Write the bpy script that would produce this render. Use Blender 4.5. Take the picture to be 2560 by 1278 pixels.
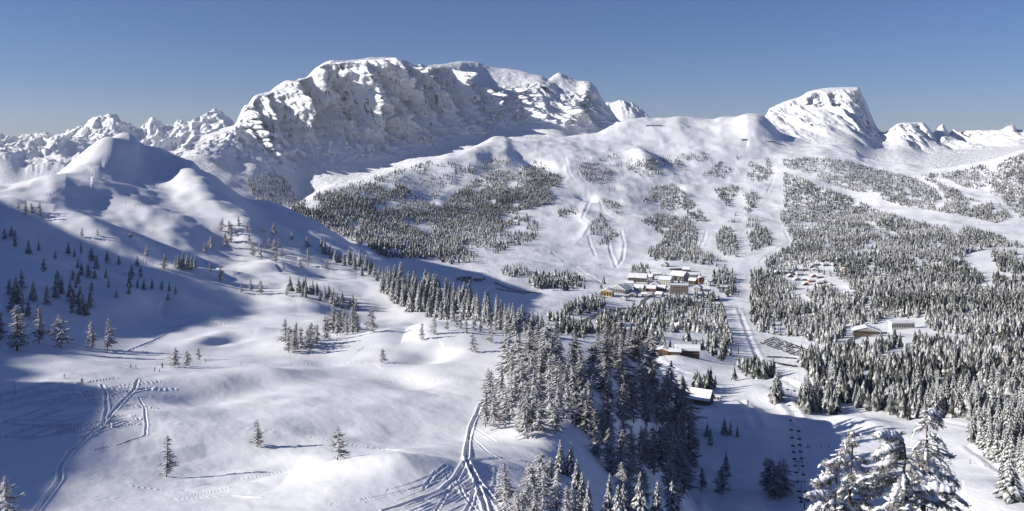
import bpy, math, random
import numpy as np

# ------------------------------------------------------------------ camera, sky, sun
for o in list(bpy.data.objects):
    bpy.data.objects.remove(o)
SC = bpy.context.scene
COL = SC.collection
F, U0, V0 = 2217.0, 1280.0, 360.0            # focal length and horizon of the view, in photo pixels

cam_d = bpy.data.cameras.new('camera')
cam = bpy.data.objects.new('camera', cam_d)
COL.objects.link(cam)
cam.location = (0, 0, 0)
cam.rotation_euler = (math.radians(90), 0, 0)
cam_d.sensor_width = 36.0
cam_d.lens = 36.0 * F / 2560.0
cam_d.shift_y = -(639.0 - V0) / 2560.0
cam_d.clip_start = 0.5
cam_d.clip_end = 60000
SC.camera = cam

SUN_EL, SUN_PHI = math.radians(22.0), math.radians(7.0)     # height; angle behind the picture plane, sun on the left
world = bpy.data.worlds.new('World')
SC.world = world
world.use_nodes = True
wn = world.node_tree
sky = wn.nodes.new('ShaderNodeTexSky')
sky.sky_type = 'NISHITA'
sky.sun_disc = False
sky.sun_elevation = SUN_EL
sky.sun_rotation = math.radians(-90) - SUN_PHI
sky.altitude = 1900
sky.air_density = 1.0
sky.dust_density = 0.0
sky.ozone_density = 4.0
tint = wn.nodes.new('ShaderNodeMix'); tint.data_type = 'RGBA'; tint.blend_type = 'MULTIPLY'
tint.inputs['Factor'].default_value = 1.0; tint.inputs['B'].default_value = (0.92, 0.92, 1.21, 1)
wn.links.new(sky.outputs[0], tint.inputs['A'])
wn.links.new(tint.outputs['Result'], wn.nodes['Background'].inputs[0])
wn.nodes['Background'].inputs[1].default_value = 0.05

sd = bpy.data.lights.new('sun', 'SUN')
sun = bpy.data.objects.new('sun', sd)
COL.objects.link(sun)
sd.energy = 5.0
sd.angle = math.radians(0.5)
sd.color = (1.0, 0.95, 0.88)
TO_SUN = np.array([-math.cos(SUN_PHI) * math.cos(SUN_EL), -math.sin(SUN_PHI) * math.cos(SUN_EL), math.sin(SUN_EL)])
from mathutils import Vector
sun.rotation_euler = Vector(TO_SUN).to_track_quat('Z', 'Y').to_euler()
SC.view_settings.view_transform = 'Standard'
SC.view_settings.look = 'None'
SC.view_settings.exposure = 0.44
SC.view_settings.gamma = 1.0
SC.view_settings.use_curve_mapping = False
SC.cycles.max_bounces = 5
SC.cycles.diffuse_bounces = 3

rng = np.random.default_rng(7)
random.seed(7)

# ------------------------------------------------------------------ helpers
def _h(ix, iy, seed):
    n = (ix.astype(np.int64) * 374761393 + iy.astype(np.int64) * 668265263 + seed * 1442695041) & 0xFFFFFFFF
    n = ((n ^ (n >> 13)) * 1274126177) & 0xFFFFFFFF
    n = n ^ (n >> 16)
    return (n & 0xFFFF) / 32768.0 - 1.0

def noise(x, y, seed=0):
    xi, yi = np.floor(x), np.floor(y)
    fx, fy = x - xi, y - yi
    sx, sy = fx * fx * fx * (fx * (fx * 6 - 15) + 10), fy * fy * fy * (fy * (fy * 6 - 15) + 10)
    a, b = _h(xi, yi, seed), _h(xi + 1, yi, seed)
    c, d = _h(xi, yi + 1, seed), _h(xi + 1, yi + 1, seed)
    return a + (b - a) * sx + (c - a) * sy + (a - b - c + d) * sx * sy

def fbm(x, y, octs=4, seed=0, gain=0.5):
    s, a = 0.0, 1.0
    for i in range(octs):
        c, si = math.cos(0.6 * i), math.sin(0.6 * i)
        s = s + a * noise((x * c - y * si) * 2 ** i + 13.7 * i, (x * si + y * c) * 2 ** i + 7.3 * i, seed + i)
        a *= gain
    return s

def ridged(x, y, octs=4, seed=0, gain=0.5):
    s, a = 0.0, 1.0
    for i in range(octs):
        s = s + a * (1 - 2 * np.abs(noise(x * 2 ** i + 3.1 * i, y * 2 ** i + 9.2 * i, seed + i)))
        a *= gain
    return s

def pchip_slopes(h, d):
    """h, d: arrays (n-1, ...) of interval lengths and secants."""
    n = h.shape[0] + 1
    m = np.zeros((n,) + h.shape[1:])
    m[0], m[-1] = d[0], d[-1]
    for k in range(1, n - 1):
        w1, w2 = 2 * h[k] + h[k - 1], h[k] + 2 * h[k - 1]
        ok = d[k - 1] * d[k] > 0
        with np.errstate(divide='ignore', invalid='ignore'):
            mm = (w1 + w2) / (w1 / d[k - 1] + w2 / d[k])
        m[k] = np.where(ok, mm, 0.0)
    return m

def pchip1(xk, yk, x):
    xk, yk = np.asarray(xk, float), np.asarray(yk, float)
    h = np.diff(xk); d = np.diff(yk) / h
    m = pchip_slopes(h, d)
    x = np.clip(x, xk[0], xk[-1])
    i = np.clip(np.searchsorted(xk, x) - 1, 0, len(xk) - 2)
    t = (x - xk[i]) / h[i]
    return ((1 + 2 * t) * (1 - t) ** 2 * yk[i] + t * (1 - t) ** 2 * h[i] * m[i] + t * t * (3 - 2 * t) * yk[i + 1] + t * t * (t - 1) * h[i] * m[i + 1])

class Sheet:
    """A height field sampled on rays of the valley: columns U (bearing), rows going away from the viewer."""
    def __init__(s, ustart, uend, nu, curves, rows):
        s.U = np.linspace(ustart, uend, nu) if nu else np.asarray(ustart, float)
        Yk, Zk = [], []
        for c in curves:
            c = sorted(c)
            us = [p[0] for p in c]
            v = pchip1(us, [p[1] for p in c], s.U); y = pchip1(us, [p[2] for p in c], s.U)
            if Yk: y = np.maximum(y, Yk[-1] * 1.004 + 1)
            Yk.append(y); Zk.append(-(v - V0) / F * y)
        Yk, Zk = np.array(Yk), np.array(Zk)
        h = np.diff(Yk, axis=0); d = np.diff(Zk, axis=0) / h
        m = pchip_slopes(h, d)
        Y, Z = [], []
        for i, n in enumerate(rows):
            for j in range(n + (i == len(rows) - 1)):
                q = j / n
                y = 1.0 / ((1 - q) / Yk[i] + q / Yk[i + 1])
                t = (y - Yk[i]) / h[i]
                z = ((1 + 2 * t) * (1 - t) ** 2 * Zk[i] + t * (1 - t) ** 2 * h[i] * m[i] + t * t * (3 - 2 * t) * Zk[i + 1] + t * t * (t - 1) * h[i] * m[i + 1])
                Y.append(y); Z.append(z)
        s.Y, s.Z = np.array(Y), np.array(Z)
        s.upd()
    def upd(s):
        s.X = (s.U[None, :] - U0) / F * s.Y
        s.V = V0 - s.Z / s.Y * F
        s.env = np.minimum.accumulate(s.V, axis=0)
    def col(s, u):
        i = int(np.clip(np.searchsorted(s.U, u), 1, len(s.U) - 1)); return i if abs(s.U[i] - u) < abs(s.U[i - 1] - u) else i - 1
    def at(s, u, v):
        """The visible ground point under photo pixel (u, v)."""
        c0 = s.col(u)
        e = s.env[:, c0]
        k = int(np.searchsorted(-e, -v))
        k = min(max(k, 1), len(e) - 1)
        va, vb = s.V[k - 1, c0], s.V[k, c0]
        t = float(np.clip((va - v) / (va - vb), 0, 1)) if abs(va - vb) > 1e-6 else 1.0
        y = s.Y[k - 1, c0] + t * (s.Y[k, c0] - s.Y[k - 1, c0])
        z = s.Z[k - 1, c0] + t * (s.Z[k, c0] - s.Z[k - 1, c0])
        return np.array([(u - U0) / F * y, y, z])
    def ground(s, x, y):
        u = x / y * F + U0
        c = s.col(u)
        return float(np.interp(y, s.Y[:, c], s.Z[:, c]))
    def line(s, pts, n=12):
        P = np.array([s.at(u, v) for u, v in pts])
        return P
    def ridge(s, pts, amp, wl, wr=None, ends=True):
        """Raise (or lower) the ground along a polyline of photo pixels; wl / wr: widths in metres on its two sides."""
        wr = wr or wl
        P = s.line(pts)[:, :2]
        best = np.full(s.X.shape, 1e9); sd = np.zeros(s.X.shape); par = np.zeros(s.X.shape)
        for i in range(len(P) - 1):
            a, b = P[i], P[i + 1]; d = b - a; L = max(np.hypot(*d), 1e-6)
            t = np.clip(((s.X - a[0]) * d[0] + (s.Y - a[1]) * d[1]) / L ** 2, 0, 1)
            dx, dy = s.X - a[0] - t * d[0], s.Y - a[1] - t * d[1]
            r = np.hypot(dx, dy)
            up = r < best
            best = np.where(up, r, best); sd = np.where(up, np.sign(d[0] * dy - d[1] * dx), sd)
            par = np.where(up, (i + t) / (len(P) - 1), par)
        w = np.where(sd > 0, wl, wr)
        taper = np.clip(np.minimum(par, 1 - par) * 4, 0.0, 1) if ends else 1.0
        s.Z = s.Z + amp * np.exp(-(best / w) ** 2) * (0.35 + 0.65 * taper if ends else 1.0)
        s.upd()
    def groove(s, pts, depth, w):
        """A track in the snow: a trench with a small berm, along photo pixels."""
        P = s.line(pts)[:, :2]
        xa, xb = P[:, 0].min() - 4 * w, P[:, 0].max() + 4 * w
        ya, yb = P[:, 1].min() - 4 * w, P[:, 1].max() + 4 * w
        sel = np.nonzero((s.X > xa) & (s.X < xb) & (s.Y > ya) & (s.Y < yb))
        X, Y = s.X[sel], s.Y[sel]
        best = np.full(X.shape, 1e9)
        for i in range(len(P) - 1):
            a, b = P[i], P[i + 1]; d = b - a; L = max(d @ d, 1e-6)
            t = np.clip(((X - a[0]) * d[0] + (Y - a[1]) * d[1]) / L, 0, 1)
            best = np.minimum(best, np.hypot(X - a[0] - t * d[0], Y - a[1] - t * d[1]))
        q = best / w
        s.Z[sel] += depth * (-np.exp(-q ** 2) + 0.55 * np.exp(-((q - 1.9) / 0.8) ** 2))
    def crag(s, nx, ny, seed, a1, a2, a3, s1, s2, s3, skew=0.5, lo=0.55, hi=1.1, extra=None, ribs=()):
        """Break a steep face into ribs, gullies and ledges by pushing it out along its horizontal normal."""
        sl = np.gradient(s.Z, axis=0) / np.maximum(np.gradient(s.Y, axis=0), 1e-3)
        m = np.clip((sl - lo) / (hi - lo), 0, 1); m = m * m * (3 - 2 * m)
        for _ in range(3): m[1:-1, 1:-1] = (m[:-2, 1:-1] + m[2:, 1:-1] + m[1:-1, :-2] + m[1:-1, 2:] + m[1:-1, 1:-1]) / 5
        if extra is not None: m = m * extra
        lat, z = -s.X * ny + s.Y * nx, s.Z
        w1 = fbm(lat / s1, z / s1, 3, seed + 50); 
        d = a1 * (ridged((lat + skew * z) / s1 + .3 * w1, z / (s1 * 7), 2, seed, .5) - .55)
        d = d + a2 * (ridged((lat + skew * 1.2 * z) / s2 + .5 * w1, z / (s2 * 6) + .25 * w1, 3, seed + 7, .55) - .6)
        d = d + a3 * (ridged((lat + .5 * skew * z) / s3 + .5 * w1, z / (s3 * 3.2) + .4 * w1, 3, seed + 13, .6) - .6)
        d = d + a3 * .8 * fbm(lat / (s3 * .9), z / (s3 * .6), 3, seed + 31)
        d = d + a3 * .45 * (ridged((lat + .35 * skew * z) / (s3 * .55), z / (s3 * 5), 3, seed + 41, .6) - .6) + a3 * .35 * (ridged(lat / (s3 * .4), z / (s3 * .4), 2, seed + 43) - .5)
        for pts_, amp, w in ribs:
            best = np.full(s.X.shape, 1e9)
            for (a, b) in zip(pts_[:-1], pts_[1:]):
                dx, dy = b[0] - a[0], b[1] - a[1]; L = dx * dx + dy * dy; uu = s.U[None, :] + 6 * w1
                t = np.clip(((uu - a[0]) * dx + (s.V - a[1]) * dy) / L, 0, 1)
                best = np.minimum(best, np.hypot(uu - a[0] - t * dx, s.V - a[1] - t * dy))
            d = d + amp * np.maximum(0, 1 - best / w) ** 1.3
        s.X, s.Y = s.X + nx * d * m, s.Y + ny * d * m
    def build(s, name, mat, smooth=True):
        nk, nu = s.X.shape
        co = np.stack([s.X, s.Y, s.Z], -1).reshape(-1, 3)
        idx = np.arange(nk * nu).reshape(nk, nu)
        q = np.stack([idx[:-1, :-1], idx[:-1, 1:], idx[1:, 1:], idx[1:, :-1]], -1).reshape(-1, 4)
        return raw_mesh(name, co, q, mat, smooth=smooth)

def raw_mesh(name, co, faces, mat, smooth=False, face_attr=None, link=True):
    me = bpy.data.meshes.new(name)
    k = faces.shape[1]
    me.vertices.add(len(co)); me.vertices.foreach_set('co', np.asarray(co, np.float32).ravel())
    me.loops.add(faces.size); me.loops.foreach_set('vertex_index', faces.astype(np.int32).ravel())
    me.polygons.add(len(faces))
    me.polygons.foreach_set('loop_start', np.arange(0, faces.size, k, dtype=np.int32))
    if smooth: me.polygons.foreach_set('use_smooth', np.ones(len(faces), bool))
    if face_attr is not None:
        a = me.attributes.new('snow', 'FLOAT', 'FACE'); a.data.foreach_set('value', np.asarray(face_attr, np.float32))
    me.update(calc_edges=True)
    if mat: me.materials.append(mat)
    if not link: return me
    o = bpy.data.objects.new(name, me); COL.objects.link(o)
    return o

def structure(o): o['kind'] = 'structure'; return o

# ------------------------------------------------------------------ materials
def new_mat(name):
    m = bpy.data.materials.new(name); m.use_nodes = True
    return m, m.node_tree, m.node_tree.nodes['Principled BSDF']

def plain(name, col, rough=0.6, metal=0.0, var=0.0, scale=3.0):
    m, t, b = new_mat(name)
    b.inputs['Roughness'].default_value = rough; b.inputs['Metallic'].default_value = metal
    if var:
        n = t.nodes.new('ShaderNodeTexNoise'); n.inputs['Scale'].default_value = scale; n.inputs['Detail'].default_value = 4
        c = t.nodes.new('ShaderNodeTexCoord'); t.links.new(c.outputs['Object'], n.inputs['Vector'])
        r = t.nodes.new('ShaderNodeValToRGB')
        r.color_ramp.elements[0].position = 0.3; r.color_ramp.elements[1].position = 0.7
        r.color_ramp.elements[0].color = tuple(x * (1 - var) for x in col) + (1,)
        r.color_ramp.elements[1].color = tuple(min(1, x * (1 + var)) for x in col) + (1,)
        t.links.new(n.outputs['Fac'], r.inputs['Fac']); t.links.new(r.outputs[0], b.inputs['Base Color'])
    else:
        b.inputs['Base Color'].default_value = tuple(col) + (1,)
    return m

SNOW = (0.86, 0.865, 0.885)

def snow_mat(name, scale, dist, scale2=None, dist2=0):
    m, t, b = new_mat(name)
    b.inputs['Roughness'].default_value = 0.55
    b.inputs['Specular IOR Level'].default_value = 0.25
    c = t.nodes.new('ShaderNodeTexCoord')
    n = t.nodes.new('ShaderNodeTexNoise'); n.inputs['Scale'].default_value = scale; n.inputs['Detail'].default_value = 6
    n.inputs['Roughness'].default_value = 0.6
    mp = t.nodes.new('ShaderNodeMapping'); mp.inputs['Scale'].default_value = (1.0, 0.45, 1.0); mp.inputs['Rotation'].default_value = (0, 0, 0.5)
    t.links.new(c.outputs['Object'], mp.inputs['Vector']); t.links.new(mp.outputs[0], n.inputs['Vector'])
    bp = t.nodes.new('ShaderNodeBump'); bp.inputs['Strength'].default_value = 1.0; bp.inputs['Distance'].default_value = dist
    t.links.new(n.outputs['Fac'], bp.inputs['Height']); t.links.new(bp.outputs[0], b.inputs['Normal'])
    r = t.nodes.new('ShaderNodeValToRGB')
    r.color_ramp.elements[0].position = 0.25; r.color_ramp.elements[1].position = 0.75
    r.color_ramp.elements[0].color = (SNOW[0] * 0.95, SNOW[1] * 0.955, SNOW[2] * 0.965, 1); r.color_ramp.elements[1].color = SNOW + (1,)
    t.links.new(n.outputs['Fac'], r.inputs['Fac']); t.links.new(r.outputs[0], b.inputs['Base Color'])
    return m

def alpine_mat(name, lo=0.35, hi=0.62, amount=0.5, nscale=0.012, stretch=0.35, rock=(0.17, 0.16, 0.155), brk=0.9):
    """Snow with rock where the wall is steep: slope and a broken-up noise decide."""
    m, t, b = new_mat(name)
    b.inputs['Roughness'].default_value = 0.75; b.inputs['Specular IOR Level'].default_value = 0.15
    L = t.links.new
    c = t.nodes.new('ShaderNodeTexCoord')
    mp = t.nodes.new('ShaderNodeMapping'); mp.inputs['Scale'].default_value = (1, 1, stretch)
    L(c.outputs['Object'], mp.inputs['Vector'])
    n1 = t.nodes.new('ShaderNodeTexNoise'); n1.inputs['Scale'].default_value = nscale; n1.inputs['Detail'].default_value = 9; n1.inputs['Roughness'].default_value = 0.68
    n2 = t.nodes.new('ShaderNodeTexNoise'); n2.inputs['Scale'].default_value = nscale * 0.16; n2.inputs['Detail'].default_value = 3
    L(mp.outputs[0], n1.inputs['Vector']); L(c.outputs['Object'], n2.inputs['Vector'])
    g = t.nodes.new('ShaderNodeNewGeometry'); sx = t.nodes.new('ShaderNodeSeparateXYZ'); L(g.outputs['Normal'], sx.inputs[0])
    mr = t.nodes.new('ShaderNodeMapRange'); mr.inputs['From Min'].default_value = hi; mr.inputs['From Max'].default_value = lo
    L(sx.outputs['Z'], mr.inputs['Value'])
    def math_(op, a, bb, clamp=False):
        k = t.nodes.new('ShaderNodeMath'); k.operation = op; k.use_clamp = clamp
        for i, q in enumerate((a, bb)):
            if isinstance(q, (int, float)): k.inputs[i].default_value = q
            else: L(q, k.inputs[i])
        return k.outputs[0]
    s1 = math_('ADD', math_('MULTIPLY', mr.outputs[0], amount), math_('MULTIPLY', math_('SUBTRACT', n1.outputs['Fac'], 0.5), brk * 2))
    s2 = math_('ADD', s1, math_('MULTIPLY', math_('SUBTRACT', n2.outputs['Fac'], 0.5), 1.1))
    mk = t.nodes.new('ShaderNodeMapRange'); mk.inputs['From Min'].default_value = 0.46; mk.inputs['From Max'].default_value = 0.58
    L(s2, mk.inputs['Value'])
    mx = t.nodes.new('ShaderNodeMix'); mx.data_type = 'RGBA'
    L(mk.outputs[0], mx.inputs['Factor']); mx.inputs['A'].default_value = SNOW + (1,)
    n3 = t.nodes.new('ShaderNodeTexNoise'); n3.inputs['Scale'].default_value = nscale * 5; n3.inputs['Detail'].default_value = 4; L(mp.outputs[0], n3.inputs['Vector'])
    rr = t.nodes.new('ShaderNodeValToRGB'); rr.color_ramp.elements[0].position = 0.3; rr.color_ramp.elements[1].position = 0.7
    rr.color_ramp.elements[0].color = tuple(x * 0.55 for x in rock) + (1,); rr.color_ramp.elements[1].color = tuple(x * 1.5 for x in rock) + (1,)
    L(n3.outputs['Fac'], rr.inputs['Fac']); L(rr.outputs[0], mx.inputs['B'])
    L(mx.outputs['Result'], b.inputs['Base Color'])
    bp = t.nodes.new('ShaderNodeBump'); bp.inputs['Strength'].default_value = 0.9; bp.inputs['Distance'].default_value = 12
    L(n1.outputs['Fac'], bp.inputs['Height']); L(bp.outputs[0], b.inputs['Normal'])
    return m

def tree_mat(name, dark, snow, spread=0.25):
    m, t, b = new_mat(name)
    b.inputs['Roughness'].default_value = 0.8; b.inputs['Specular IOR Level'].default_value = 0.1
    a = t.nodes.new('ShaderNodeAttribute'); a.attribute_name = 'snow'
    c = t.nodes.new('ShaderNodeTexCoord'); n = t.nodes.new('ShaderNodeTexNoise'); n.inputs['Scale'].default_value = 2.2; n.inputs['Detail'].default_value = 3
    t.links.new(c.outputs['Object'], n.inputs['Vector'])
    k = t.nodes.new('ShaderNodeMath'); k.operation = 'MULTIPLY_ADD'; k.use_clamp = True
    t.links.new(n.outputs['Fac'], k.inputs[0]); k.inputs[1].default_value = spread
    k2 = t.nodes.new('ShaderNodeMath'); k2.operation = 'SUBTRACT'; t.links.new(a.outputs['Fac'], k2.inputs[0]); k2.inputs[1].default_value = spread * 0.5
    t.links.new(k2.outputs[0], k.inputs[2])
    mx = t.nodes.new('ShaderNodeMix'); mx.data_type = 'RGBA'; t.links.new(k.outputs[0], mx.inputs['Factor'])
    mx.inputs['A'].default_value = tuple(dark) + (1,); mx.inputs['B'].default_value = tuple(snow) + (1,)
    t.links.new(mx.outputs['Result'], b.inputs['Base Color'])
    return m

M_FIELD = snow_mat('snow_near', 0.55, 0.06)
M_SLOPE = snow_mat('snow_far', 0.12, 0.7)
M_WALL = alpine_mat('snowy_wall', lo=0.05, hi=0.55, amount=0.32, nscale=0.045, brk=1.12, stretch=0.4, rock=(0.225, 0.23, 0.25))
M_PEAK = alpine_mat('snowy_peaks', lo=0.15, hi=0.66, amount=0.42, nscale=0.04, brk=1.25, stretch=0.45, rock=(0.28, 0.27, 0.26))
M_SPRUCE = tree_mat('snowy_spruce', (0.030, 0.036, 0.028), (0.72, 0.72, 0.72))
M_LARCH = tree_mat('frosted_larch', (0.125, 0.088, 0.076), (0.78, 0.78, 0.79))
M_BARK = plain('bark', (0.075, 0.058, 0.046), 0.9, var=0.4, scale=8)

# ------------------------------------------------------------------ ground: near plateau with the hill on the left
A_CURVES = [
 [(-300,1560,22),(1300,1600,22),(1600,1800,22),(2000,1950,22),(2800,1950,22)],
 [(-300,1300,132),(0,1300,128),(400,1300,128),(700,1290,124),(850,1285,119),(1000,1290,118),(1200,1300,121),(1350,1300,126),(1450,1300,138),(1550,1300,170),(1700,1300,240),(1800,1400,230),(2100,1650,120),(2800,1700,110)],
 [(-300,1190,172),(0,1190,168),(200,1190,169),(415,1190,175),(560,1205,170),(700,1195,168),(850,1180,160),(1000,1165,159),(1180,1160,166),(1340,1160,180),(1430,1175,196),(1550,1190,230),(1650,1190,300),(1750,1200,390),(1850,1400,330),(2100,1700,220),(2800,1750,200)],
 [(-300,1060,212),(0,1060,214),(400,1070,222),(640,1080,225),(840,1080,226),(1000,1075,228),(1200,1080,228),(1300,1080,230),(1400,1075,243),(1500,1070,268),(1600,1070,340),(1700,1090,440),(1760,1150,430),(1850,1450,380),(2100,1750,300),(2800,1800,280)],
 [(-300,965,258),(0,965,264),(205,960,272),(400,960,286),(600,965,292),(800,965,296),(955,965,298),(1200,975,292),(1300,975,290),(1400,970,300),(1500,965,330),(1600,970,400),(1680,1010,455),(1750,1110,460),(1850,1450,430),(2100,1750,360),(2800,1800,340)],
 [(-300,900,310),(0,905,308),(200,905,326),(400,905,352),(600,905,364),(800,905,370),(1000,895,368),(1200,890,360),(1350,890,358),(1500,893,390),(1600,905,432),(1650,940,445),(1700,1010,480),(1760,1120,480),(1850,1400,450),(2100,1700,420),(2800,1800,400)],
 [(-300,872,345),(0,872,345),(200,858,375),(400,848,425),(600,852,430),(800,842,432),(1000,852,420),(1080,832,428),(1180,819,432),(1290,820,432),(1400,838,440),(1500,853,450),(1590,868,455),(1630,896,460),(1700,1012,500),(1760,1130,500),(1850,1400,470),(2100,1700,450),(2800,1800,430)],
 [(-300,800,420),(0,795,420),(250,805,470),(400,795,520),(600,795,540),(800,803,522),(1000,818,510),(1100,822,505),(1180,832,500),(1300,850,500),(1400,862,500),(1500,900,510),(1640,990,520),(1760,1150,520),(1850,1400,500),(2100,1700,480),(2800,1800,460)],
 [(-300,690,520),(0,700,520),(300,705,600),(500,720,640),(640,742,660),(720,735,675),(850,758,668),(950,780,650),(1050,790,625),(1180,795,605),(1290,815,570),(1400,860,560),(1500,920,560),(1640,1040,560),(1800,1300,560),(2100,1700,520),(2800,1800,500)],
 [(-300,590,680),(0,600,680),(200,612,725),(400,642,765),(600,665,805),(700,668,805),(800,690,800),(900,702,785),(1000,707,765),(1100,726,740),(1200,760,695),(1300,808,645),(1400,880,620),(1500,960,620),(1640,1100,620),(1800,1350,600),(2100,1700,560),(2800,1800,540)],
 [(-300,500,800),(0,510,800),(150,520,850),(300,545,905),(450,562,950),(600,568,1000),(700,602,985),(800,642,955),(900,668,925),(1000,694,885),(1100,730,820),(1200,780,760),(1300,840,720),(1500,1000,700),(1800,1350,680),(2800,1800,640)],
 [(-300,460,940),(0,463,950),(67,453,980),(145,442,1005),(230,446,1035),(350,445,1100),(450,455,1150),(538,480,1160),(622,520,1160),(720,552,1120),(800,595,1055),(900,645,1005),(1000,700,950),(1100,760,900),(1300,900,850),(1500,1050,800),(2800,1800,720)],
 [(-300,470,1120),(0,478,1120),(100,468,1160),(145,444,1220),(165,424,1290),(188,404,1350),(235,380,1400),(279,357,1430),(323,343,1450),(336,348,1450),(353,361,1455),(400,370,1455),(431,385,1440),(478,400,1410),(505,424,1390),(535,437,1370),(572,467,1340),(622,498,1310),(673,508,1290),(720,526,1250),(774,549,1210),(841,588,1160),(912,630,1110),(961,660,1060),(1011,695,1010),(1100,770,960),(1300,900,900),(1500,1050,850),(2800,1800,760)],
 [(-300,700,1900),(300,640,2000),(800,760,1900),(1100,900,1500),(1500,1200,1200),(2800,2000,1000)],
]
A = Sheet(np.r_[np.arange(-300, -20, 6), np.arange(-20, 1480, 2.05), np.arange(1480, 1790, 3), np.arange(1790, 2010, 14)], 0, 0, A_CURVES, [10, 84, 100, 78, 56, 38, 34, 34, 34, 34, 32, 26, 4])

def px_noise_field(S, scale, seed, octs=3): return fbm(S.X / scale, S.Y / scale, octs, seed)

# rolling ground, hollows and humps of the plateau
far_w = np.clip((A.Y - 60) / 120, 0, 1)
A.Z += far_w * (1.3 * fbm(A.X / 45, A.Y / 45, 3, 11) + 0.07 * fbm(A.X / 9, A.Y / 9, 3, 17)) ; A.upd()
A.Z += np.clip((A.Y - 480) / 200, 0, 1) * (4.0 * fbm(A.X / 90, A.Y / 90, 4, 23)) ; A.upd()
A.ridge([(640,1215),(740,1192),(860,1176),(1000,1163),(1130,1160)], 2.2, 9, 7)            # lit hump at the bottom
A.ridge([(420,1010),(520,985),(640,962),(760,945)], -2.2, 12, 12)                          # shaded hollow
A.ridge([(490,962),(620,940),(740,925)], 1.2, 12, 12)
A.ridge([(430,1120),(520,1150),(560,1185)], -1.6, 9, 9)
A.ridge([(560,1080),(700,1060),(860,1050),(1000,1030)], 1.2, 12, 12)
A.ridge([(940,1120),(1040,1105),(1130,1085)], -1.0, 12, 10)
A.ridge([(610,1130),(700,1150),(780,1165)], -1.2, 6, 7)
A.ridge([(930,862),(985,842),(1040,835),(1090,850)], 4.5, 16, 14)                          # smooth hump
A.ridge([(1095,865),(1080,885),(1035,905)], -3.2, 10, 10)
A.ridge([(965,925),(1020,950),(1060,968)], -2.6, 9, 11)
A.ridge([(1160,822),(1240,815),(1320,822)], 3.0, 22, 22)
A.ridge([(230,800),(330,762),(430,770),(490,800)], 9.0, 24, 20)                            # sunlit mound inside the shade
A.ridge([(470,872),(560,838),(640,830),(700,828)], 2.4, 9, 9)
A.ridge([(510,862),(560,850),(620,843)], -2.0, 6, 6)
A.ridge([(620,690),(680,668),(740,685)], 6.0, 22, 18)
A.ridge([(400,675),(480,684),(560,690),(640,712)], 5.0, 16, 14)
A.ridge([(270,372),(250,400),(236,432),(232,455)], 18.0, 46, 38)                           # rim of the dome
A.ridge([(330,350),(300,360),(270,374)], 10.0, 40, 30)
A.ridge([(300,430),(340,410),(390,412)], -14.0, 60, 60)                          # bowl behind the rim
A.ridge([(250,452),(300,500),(380,545),(450,600),(500,650)], 8.0, 50, 30)                    # spur below the rim
A.ridge([(440,405),(480,460),(540,535),(610,590),(680,630)], 15.0, 55, 32)                    # second spur, dark on its right
A.ridge([(60,520),(160,545),(260,590),(330,640)], 9.0, 30, 24)
A.ridge([(20,475),(100,470),(180,475),(240,500)], 6.0, 50, 40)
A.ridge([(1240,1085),(1320,1100),(1400,1085)], 1.6, 8, 8)
A.ridge([(1340,1130),(1420,1105),(1450,1060)], 3.0, 9, 9)

A.Z += np.clip((420 - A.Y) / 200, 0, 1) * (0.05 * fbm(A.X / 3.2 + A.Y / 9, A.Y / 7, 3, 29) + 0.16 * fbm(A.X / 14 + A.Y / 40, A.Y / 26, 3, 37)); A.upd()
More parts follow.
